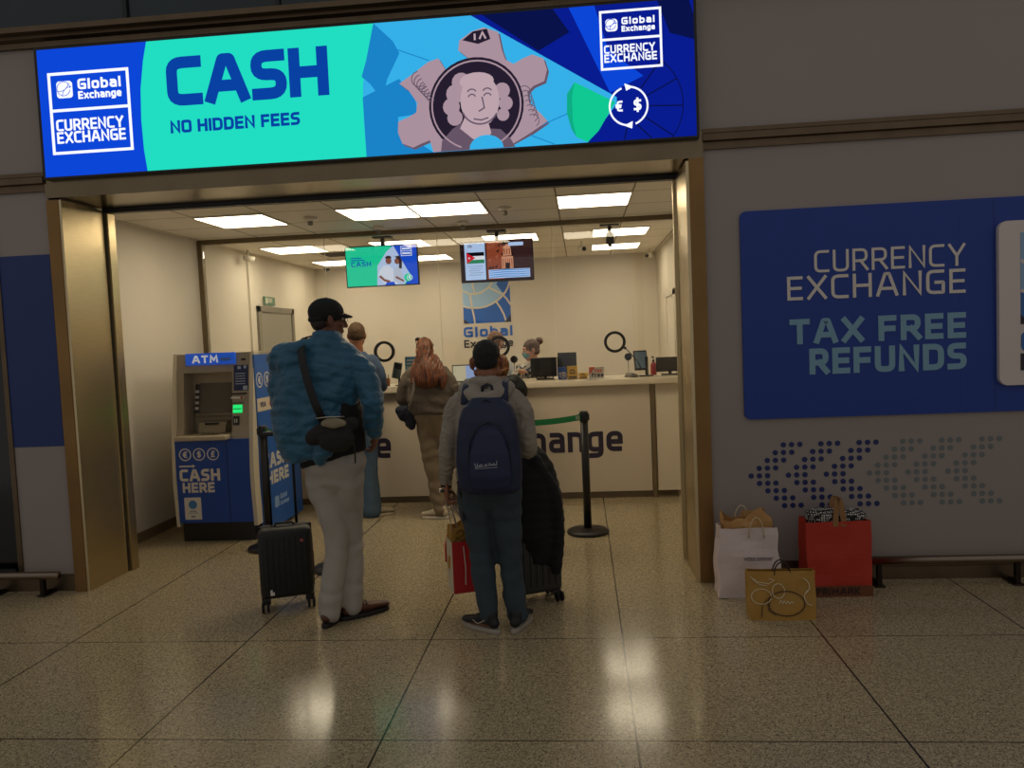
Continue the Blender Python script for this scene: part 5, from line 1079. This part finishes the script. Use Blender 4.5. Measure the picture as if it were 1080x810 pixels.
def short(mb): mb.ell((0,.045,.075),(.062,.045,.04),M=HM)
hair_cap(t,HM,mat('hair_black','120d0a',.65,bump=.5,bscale=300),-.003,.003,.005,extra=short)
wb = MB(); wb.lathe([(.030,-.006),(.0325,-.004),(.0325,.004),(.030,.006)],n=24,M=TR((-.803,-.985,.815),0,-.15,.1)); wb.build('wrist_band', M_black_rub, t)
wb = MB(); wb.lathe([(.028,-.009),(.0315,-.007),(.0315,.007),(.028,.009)],n=24,M=TR((-.805,-.978,.785),0,-.15,.1)); wb.box((-.845,-.995,.775),(-.835,-.965,.80),1,bev=.003); wb.build('wrist_watch', [M_black, M_chrome], t)
# backpack
bp = thing('backpack','navy blue backpack with white script mark on the back of the hooded man','backpack',(-.52,-1.24,.82))
mb = MB()
rings_loft(mb,[(-.515,-1.235,.82,.14,.075),(-.515,-1.24,.85,.170,.095),(-.515,-1.245,.98,.178,.105),(-.515,-1.24,1.12,.170,.10),(-.515,-1.235,1.22,.155,.09),(-.515,-1.225,1.29,.130,.07),(-.515,-1.21,1.335,.085,.045)],p=3.2)
M_navy = mat('pack_navy','16203f',.6,bump=.3,bscale=140,var=.08)
fuse(mb,'main_pouch',M_navy,bp,.008,3,lambda c, n: .005*noise.noise(c*12))
mb = MB(); rings_loft(mb,[(-.50,-1.325,.86,.10,.035),(-.50,-1.335,.93,.115,.045),(-.50,-1.335,1.05,.11,.042),(-.50,-1.325,1.15,.09,.034),(-.50,-1.31,1.20,.05,.02)],p=2.8); fuse(mb,'front_pocket',mat('pack_navy_light','172145',.6,bump=.3,bscale=140,var=.08),bp,.008,3)
mb = MB(); mb.tube([(-.61,-1.345,.99),(-.60,-1.355,1.12),(-.555,-1.345,1.195),(-.50,-1.335,1.215),(-.445,-1.345,1.195),(-.40,-1.355,1.12),(-.39,-1.345,.99)],.004); mb.tube([(-.66,-1.29,.92),(-.65,-1.30,1.15),(-.60,-1.285,1.27),(-.515,-1.27,1.33),(-.43,-1.285,1.27),(-.38,-1.30,1.15),(-.37,-1.29,.92)],.004); mb.build('zips', mat('zip_navy','0b1024',.4), bp)
mb = MB()
for k, pts in enumerate(([(0,0),(.004,-.02),(.012,-.022),(.014,0)],[(.022,-.008),(.02,-.02),(.03,-.02),(.03,-.008)],[(.036,-.006),(.036,-.02),(.044,-.02)],[(.050,-.014),(.058,-.008),(.050,-.02),(.062,-.02),(.064,-.008)],[(.070,-.02),(.078,-.004),(.080,-.02),(.088,-.012),(.094,-.02),(.100,-.010),(.106,-.02),(.112,-.02),(.118,.002)])): mb.ribbon(fil(pts,.3),.0028,0,.003,0,front(-.575,-1.384,1.005,0,0) @ Matrix.Rotation(.08,4,'Z'))
mb.ribbon([(.0,-.028),(.06,-.026),(.12,-.022)],.0018,0,.003,0,front(-.575,-1.384,1.005)); mb.build('script_mark', mat('script_white','b9bcc4',.5), bp)
for s_, x in (('left',-.63),('right',-.435)):
    q = -1 if s_ == 'left' else 1
    MB().tube([(x,-1.20,1.30),(x-.004*q,-1.145,1.385),(x-.004*q,-1.05,1.425),(x+.01*q,-.945,1.37),(x+.015*q,-.89,1.24),(x+.03*q,-.905,1.05),(x+.045*q,-1.02,.93),(x+.03*q,-1.15,.89)],[(.034,.009)]*8,up=(1,0,0),n=12).build('shoulder_strap', M_navy, bp)
MB().tube([(-.545,-1.19,1.345),(-.54,-1.20,1.395),(-.515,-1.20,1.405),(-.49,-1.20,1.395),(-.485,-1.19,1.345)],.008).build('grab_loop', MATS['zip_navy'], bp)
MB().tube([(-.675,-1.17,.90),(-.715,-1.12,.86),(-.70,-1.08,.72),(-.69,-1.12,.64)],[(.010,.003)]*4).build('hanging_strap', MATS['zip_navy'], bp)

# ---- woman with long red hair
cy = 1.78
J = dict(pel=(-1.40,cy,.93),chest=(-1.42,cy+.01,1.22),neck=(-1.44,cy+.02,1.40),head=(-1.46,cy+.04,1.565),yaw=.55,nod=-.1,hs=.98,
 shL=(-1.59,cy,1.33),elL=(-1.68,cy+.02,1.10),wrL=(-1.63,cy+.25,1.14),handL=((.2,.9,.1),(0,0,-1),(1,0,0),.6),
 shR=(-1.27,cy,1.33),elR=(-1.19,cy+.02,1.12),wrR=(-1.23,cy+.26,1.15),handR=((-.2,.9,.1),(0,0,-1),(-1,0,0),.6),
 hipL=(-1.46,cy,.90),knL=(-1.42,cy-.02,.49),anL=(-1.36,cy-.06,.09),ftL=(-.95,.25),hipR=(-1.33,cy,.90),knR=(-1.35,cy+.05,.49),anR=(-1.34,cy+.16,.09),ftR=(-.6,.8))
t, HM = person('person','woman with long red hair in a grey brown sweater and khaki trousers at the counter',J,M_skin_l,.006)
trousers(t,J,fabric('khaki','7d6d56',.2,200,.06),.098,.080,.060,hem=.05,seed=12,waist=(.175,.13),amp=.010)
M_wsh = mat('white_shoe','c4b79c',.5); 
for s_ in ('L','R'): shoe(t,J['an'+s_],J['ft'+s_],.26,M_wsh,mat('white_sole','d0c6ae',.5))
mb = MB()
rings_loft(mb,[(-1.41,cy,.975,.175,.14),(-1.41,cy,1.00,.205,.16),(-1.415,cy,1.10,.22,.165),(-1.42,cy,1.20,.215,.155),(-1.43,cy,1.30,.20,.135),(-1.435,cy+.01,1.37,.15,.11),(-1.44,cy+.02,1.42,.085,.085)])
mb.limb([(-1.57,cy,1.34),(-1.64,cy,1.24),(-1.675,cy+.02,1.12),(-1.66,cy+.13,1.10),(-1.635,cy+.23,1.13)],[.085,.078,.070,.06,.045])
mb.limb([(-1.30,cy,1.34),(-1.225,cy,1.24),(-1.20,cy+.02,1.13),(-1.215,cy+.13,1.11),(-1.23,cy+.24,1.14)],[.085,.075,.068,.058,.045])
fuse(mb,'sweater',fabric('sweater_taupe','5c5145',.3,140,.06),t,.010,3,lambda c, n: .010*noise.noise(V((c.x*7,c.y*7,c.z*16)))+.004*noise.noise(c*30))
def hair_long_mat(name, a, b, sx=90):
    m = bpy.data.materials.new(name); m.use_nodes = True; nt = m.node_tree; N = nt.nodes; L = nt.links; p = N['Principled BSDF']; p.inputs['Roughness'].default_value = .5
    tc = N.new('ShaderNodeTexCoord'); mp = N.new('ShaderNodeMapping'); mp.inputs['Scale'].default_value = (sx,sx,5); L.new(tc.outputs['Object'], mp.inputs[0])
    n = N.new('ShaderNodeTexNoise'); n.inputs['Scale'].default_value = 1; n.inputs['Detail'].default_value = 3; L.new(mp.outputs[0], n.inputs[0])
    r = N.new('ShaderNodeValToRGB'); r.color_ramp.elements[0].position = .35; r.color_ramp.elements[0].color = (*lin(hexc(a)),1); r.color_ramp.elements[1].position = .65; r.color_ramp.elements[1].color = (*lin(hexc(b)),1)
    L.new(n.outputs[0], r.inputs[0]); L.new(r.outputs[0], p.inputs[0]); bp_ = N.new('ShaderNodeBump'); bp_.inputs['Strength'].default_value = .6; bp_.inputs['Distance'].default_value = .01; L.new(n.outputs[0], bp_.inputs['Height']); L.new(bp_.outputs[0], p.inputs['Normal']); return m
mb = MB(); mb.ell((0,-.022,.034),(.080,.098,.090),M=HM); mb.ell((0,-.045,-.02),(.076,.070,.085),M=HM)
mb.limb([(-1.45,cy-.02,1.58),(-1.435,cy-.07,1.49),(-1.41,cy-.135,1.39),(-1.405,cy-.17,1.30),(-1.40,cy-.17,1.235)],[(.070,.07),(.080,.055),(.108,.035),(.120,.024),(.075,.012)],up=(1,0,0),n=24)
mb.limb([(-1.36,cy-.02,1.50),(-1.31,cy-.08,1.40),(-1.275,cy-.13,1.30),(-1.27,cy-.145,1.22)],[(.04,.04),(.05,.035),(.045,.025),(.02,.015)],up=(1,0,0)); mb.limb([(-1.50,cy-.02,1.50),(-1.53,cy-.08,1.38),(-1.545,cy-.13,1.28)],[(.035,.035),(.04,.03),(.02,.015)],up=(1,0,0))
def strands(c, n): return .003*math.sin(260*c.x+9*noise.noise(V((c.x*8,c.y*8,c.z*3)))) + .010*noise.noise(V((c.x*22,c.y*22,c.z*3))) + (V((0,0,-.05*max(0,noise.noise(V((c.x*40,0,3)))))) .z*0)
fuse(mb,'long_hair',hair_long_mat('hair_red','241003','7a3d10'),t,.006,2,strands)
mb = MB()
for s_ in (-1, 1): mb.ell((s_*.033,.055,.118),(.028,.010,.020),n=14,M=HM)
mb.tube([HM @ V((-.062,.05,.115)),HM @ V((-.080,-.02,.07)),HM @ V((-.082,-.05,.04))],.003); mb.tube([HM @ V((.062,.05,.115)),HM @ V((.080,-.02,.07)),HM @ V((.082,-.05,.04))],.003); mb.tube([HM @ V((-.01,.062,.12)),HM @ V((.01,.062,.12))],.003); mb.build('sunglasses', mat('sun_br','1c0f0a',.15), t)
cb = thing('shoulder_bag','dark navy bag hanging on the left side of the red haired woman','bag',(-1.62,cy-.06,.90)); mb = MB(); mb.ell((-1.64,cy-.04,.99),(.085,.06,.085)); mb.ell((-1.60,cy-.05,.93),(.06,.05,.09)); mb.ell((-1.68,cy-.04,1.02),(.06,.05,.045)); fuse(mb,'bag_body',fabric('navy_bag','121626',.3),cb,.007,2,lambda c, n: .012*noise.noise(c*20))
MB().tube([(-1.60,cy-.10,1.03),(-1.56,cy-.165,1.12),(-1.53,cy-.165,1.22),(-1.53,cy-.14,1.30),(-1.535,cy-.06,1.40),(-1.53,cy+.05,1.40)],[(.010,.003)]*6,up=(1,0,0)).build('strap', mat('pale_strap','8a8274',.6), cb)

# ---- man in flared jeans at the left of the counter
cy = 1.88
J = dict(pel=(-2.12,cy,.96),chest=(-2.12,cy+.02,1.38),neck=(-2.12,cy+.02,1.57),head=(-2.12,cy+.03,1.735),yaw=.2,nod=-.05,hs=1.0,
 shL=(-2.30,cy,1.50),elL=(-2.36,cy+.03,1.24),wrL=(-2.25,cy+.28,1.22),handL=((.3,.9,0),(0,0,-1),(1,0,0),.6),
 shR=(-1.965,cy,1.47),elR=(-1.90,cy+.03,1.26),wrR=(-1.98,cy+.30,1.23),handR=((-.2,.9,0),(0,0,-1),(-1,0,0),.6),
 hipL=(-2.20,cy,.92),knL=(-2.21,cy,.50),anL=(-2.22,cy+.02,.09),ftL=(-.2,1),hipR=(-2.04,cy,.92),knR=(-2.045,cy,.50),anR=(-2.06,cy+.0,.09),ftR=(.95,.35))
t, HM = person('person','man with short sandy hair, blue grey sweater and flared blue jeans at the counter',J,M_skin_d,.006)
trousers(t,J,fabric('jeans_blue','4c6274',.3,220,.14),.095,.068,.100,hem=.035,seed=15,waist=(.16,.12),amp=.004)
for s_ in ('L','R'): shoe(t,J['an'+s_],J['ft'+s_],.29,mat('tan_shoe','a8977a',.5),mat('tan_sole','c9b998',.5))
mb = MB(); rings_loft(mb,[(-2.12,cy,.97,.17,.125),(-2.12,cy,1.10,.18,.13),(-2.12,cy,1.28,.19,.135),(-2.12,cy,1.42,.19,.13),(-2.12,cy,1.52,.14,.10),(-2.12,cy+.02,1.58,.075,.075)])
mb.limb([(-2.27,cy,1.49),(-2.33,cy,1.38),(-2.355,cy+.03,1.25),(-2.30,cy+.16,1.22),(-2.26,cy+.26,1.22)],[.075,.065,.058,.05,.042]); mb.limb([(-1.985,cy,1.48),(-1.92,cy,1.38),(-1.905,cy+.03,1.26),(-1.94,cy+.16,1.23),(-1.975,cy+.28,1.23)],[.075,.065,.058,.05,.042])
fuse(mb,'sweater',fabric('sweater_blue','3c4f68',.3,140),t,.010,3,folds(.006,50,4))
hair_cap(t,HM,mat('hair_sandy','4e371f',.7,bump=.4,bscale=250),.006,.004,-.0)

# ---- small figure in black between counter and backpack man
cy = 2.08
J = dict(pel=(-.80,cy-.10,.80),chest=(-.79,cy,1.08),neck=(-.785,cy+.01,1.22),head=(-.785,cy+.05,1.365),yaw=.1,nod=-.25,hs=.97,
 shL=(-.94,cy,1.17),elL=(-.99,cy+.12,1.04),wrL=(-.93,cy+.22,1.20),handL=((.2,.9,0),(0,0,-1),(1,0,0),.5),
 shR=(-.655,cy,1.19),elR=(-.60,cy+.12,1.08),wrR=(-.65,cy+.22,1.20),handR=((-.2,.9,0),(0,0,-1),(-1,0,0),.5),
 hipL=(-.87,cy-.1,.77),knL=(-.87,cy-.08,.42),anL=(-.87,cy-.1,.09),ftL=(-.1,1),hipR=(-.73,cy-.1,.77),knR=(-.73,cy-.08,.42),anR=(-.73,cy-.1,.09),ftR=(.1,1))
t, HM = person('person','brown haired person in a black jacket leaning on the counter behind the backpack man',J,M_skin_l,.006)
trousers(t,J,fabric('tr_black','17171a',.2),.09,.068,.062,hem=.05,seed=19,waist=(.15,.11)); 
for s_ in ('L','R'): shoe(t,J['an'+s_],J['ft'+s_],.25,M_sn,M_snw)
mb = MB(); rings_loft(mb,[(-.80,cy-.10,.78,.16,.12),(-.80,cy-.08,.90,.165,.125),(-.795,cy-.03,1.05,.175,.125),(-.79,cy,1.16,.17,.115),(-.785,cy,1.22,.11,.09),(-.785,cy+.01,1.26,.07,.07)])
mb.limb([(-.92,cy,1.18),(-.99,cy+.08,1.10),(-.975,cy+.15,1.10),(-.94,cy+.20,1.18)],[.08,.07,.06,.045]); mb.limb([(-.68,cy,1.20),(-.62,cy+.03,1.17),(-.60,cy+.10,1.12),(-.645,cy+.20,1.18)],[.085,.085,.07,.045]); mb.ell((-.66,cy+.0,1.22),(.075,.08,.08))
fuse(mb,'jacket',fabric('jacket_bk2','0d1216',.3,80,.1,.6),t,.010,3,folds(.007,60,6))
hair_cap(t,HM,hair_long_mat('hair_brown2','3a1e10','8a5528',120),.012,.006,-.045)

# ---- clerks behind the glass
sx, sy = -.555, 3.42
J = dict(base=0,pel=(sx,sy,.86),chest=(sx+.01,sy-.04,1.20),neck=(sx,sy-.06,1.36),head=(sx-.01,sy-.08,1.505),yaw=1.95,nod=-.15,hs=.95,
 shL=(sx-.16,sy-.04,1.29),elL=(sx-.21,sy-.16,1.12),wrL=(sx-.10,sy-.34,1.27),handL=((.1,-.8,.3),(0,0,-1),(1,0,0),.5),
 shR=(sx+.17,sy-.04,1.29),elR=(sx+.22,sy-.14,1.10),wrR=(sx+.12,sy-.34,1.25),handR=((-.1,-.9,.1),(0,0,-1),(-1,0,0),.5),
 hipL=(sx-.09,sy-.02,.86),knL=(sx-.09,sy+.0,.47),anL=(sx-.09,sy+.03,.09),ftL=(0,-1),hipR=(sx+.09,sy-.02,.86),knR=(sx+.09,sy+.0,.47),anR=(sx+.09,sy+.03,.09),ftR=(0,-1))
t, HM = person('person','clerk with tied up brown hair and face mask in patterned top behind the glass',J,M_skin_l,.006,legs=True)
trousers(t,J,fabric('clerk_tr','1c2430',.2),.085,.066,.06,hem=.05,seed=22,waist=(.15,.11))
for s_ in ('L','R'): shoe(t,J['an'+s_],J['ft'+s_],.24,M_leather,M_soleb)
mb = MB(); rings_loft(mb,[(sx,sy,.86,.155,.115),(sx,sy,.98,.15,.115),(sx,sy-.03,1.12,.165,.12),(sx,sy-.045,1.26,.17,.115),(sx,sy-.05,1.34,.11,.085),(sx,sy-.06,1.385,.06,.06)])
mb.limb([(sx-.14,sy-.04,1.29),(sx-.19,sy-.09,1.20),(sx-.20,sy-.16,1.13),(sx-.15,sy-.25,1.20),(sx-.11,sy-.32,1.26)],[.065,.058,.052,.045,.038]); mb.limb([(sx+.15,sy-.04,1.29),(sx+.20,sy-.08,1.20),(sx+.21,sy-.14,1.12),(sx+.165,sy-.24,1.19),(sx+.13,sy-.32,1.24)],[.065,.058,.052,.045,.038])
def patt():
    m = bpy.data.materials.new('patterned_cloth'); m.use_nodes = True; nt = m.node_tree; N = nt.nodes; L = nt.links; tc = N.new('ShaderNodeTexCoord'); v = N.new('ShaderNodeTexNoise'); v.inputs['Scale'].default_value = 28; L.new(tc.outputs['Object'], v.inputs[0])
    r = N.new('ShaderNodeValToRGB'); r.color_ramp.interpolation = 'CONSTANT'; r.color_ramp.elements[0].color = (.02,.025,.035,1); r.color_ramp.elements[1].position = .47; r.color_ramp.elements[1].color = (.55,.50,.42,1); L.new(v.outputs[0], r.inputs[0]); L.new(r.outputs[0], N['Principled BSDF'].inputs[0]); return m
fuse(mb,'patterned_top',patt(),t,.010,3,folds(.005,55,7))
def bun(mb): mb.ell((0,-.125,.085),(.045,.045,.045),M=HM); mb.limb([(0,-.09,.06),(0,-.14,.10),(.02,-.165,.12)],[.03,.02,.006],M=HM)
hair_cap(t,HM,hair_long_mat('hair_brown3','2c1a10','6a4628',120),.008,.005,-.02,extra=bun)
mb = MB(); mb.ell((0,.050,-.050),(.056,.052,.048),M=HM); mb.ell((0,.075,-.035),(.030,.036,.030),M=HM); fuse(mb,'face_mask',mat('mask_teal','5f9aa0',.7),t,.006,3)
MB().tube([HM @ V((.05,.06,-.03)),HM @ V((.076,.0,-.005))],.002).tube([HM @ V((-.05,.06,-.03)),HM @ V((-.076,.0,-.005))],.002).build('mask_loop', M_white, t)
MB().tube([HM @ V((-.02,-.05,-.16)),(sx-.06,sy-.19,1.28),(sx-.02,sy-.185,1.12)],[(.012,.003)]*3).build('lanyard', mat('lany','1f3a6a',.6), t)
sx, sy = -1.00, 3.55
J = dict(base=0,pel=(sx,sy,.90),chest=(sx,sy-.03,1.27),neck=(sx,sy-.04,1.44),head=(sx+.02,sy-.06,1.60),yaw=2.7,nod=-.1,hs=1.0,
 shL=(sx-.17,sy-.03,1.36),elL=(sx-.23,sy-.14,1.16),wrL=(sx-.14,sy-.34,1.25),handL=((.1,-.9,.1),(0,0,-1),(1,0,0),.5),
 shR=(sx+.17,sy-.03,1.36),elR=(sx+.23,sy-.14,1.16),wrR=(sx+.14,sy-.34,1.25),handR=((-.1,-.9,.1),(0,0,-1),(-1,0,0),.5),
 hipL=(sx-.09,sy-.02,.88),knL=(sx-.09,sy+.0,.48),anL=(sx-.09,sy+.03,.09),ftL=(0,-1),hipR=(sx+.09,sy-.02,.88),knR=(sx+.09,sy+.0,.48),anR=(sx+.09,sy+.03,.09),ftR=(0,-1))
t, HM = person('person','brown haired clerk seen through the speaking ring behind the backpack man',J,M_skin_l,.006)
trousers(t,J,fabric('clerk_tr2','20242c',.2),.085,.066,.06,hem=.05,seed=25,waist=(.15,.11))
for s_ in ('L','R'): shoe(t,J['an'+s_],J['ft'+s_],.25,M_leather,M_soleb)
mb = MB(); rings_loft(mb,[(sx,sy,.90,.16,.12),(sx,sy,1.05,.165,.12),(sx,sy-.02,1.20,.175,.125),(sx,sy-.03,1.33,.175,.115),(sx,sy-.035,1.41,.11,.085),(sx,sy-.04,1.455,.065,.065)])
mb.limb([(sx-.14,sy-.03,1.35),(sx-.205,sy-.08,1.25),(sx-.225,sy-.14,1.17),(sx-.18,sy-.25,1.20),(sx-.145,sy-.32,1.245)],[.068,.06,.052,.045,.038]); mb.limb([(sx+.14,sy-.03,1.35),(sx+.205,sy-.08,1.25),(sx+.225,sy-.14,1.17),(sx+.18,sy-.25,1.20),(sx+.145,sy-.32,1.245)],[.068,.06,.052,.045,.038])
fuse(mb,'shirt',fabric('clerk_shirt','9fa6ac',.2),t,.010,3,folds(.005,55,9))
hair_cap(t,HM,MATS.get('x') or hair_long_mat('hair_brown4','3f2412','8f5f34',120),.014,.008,-.03)
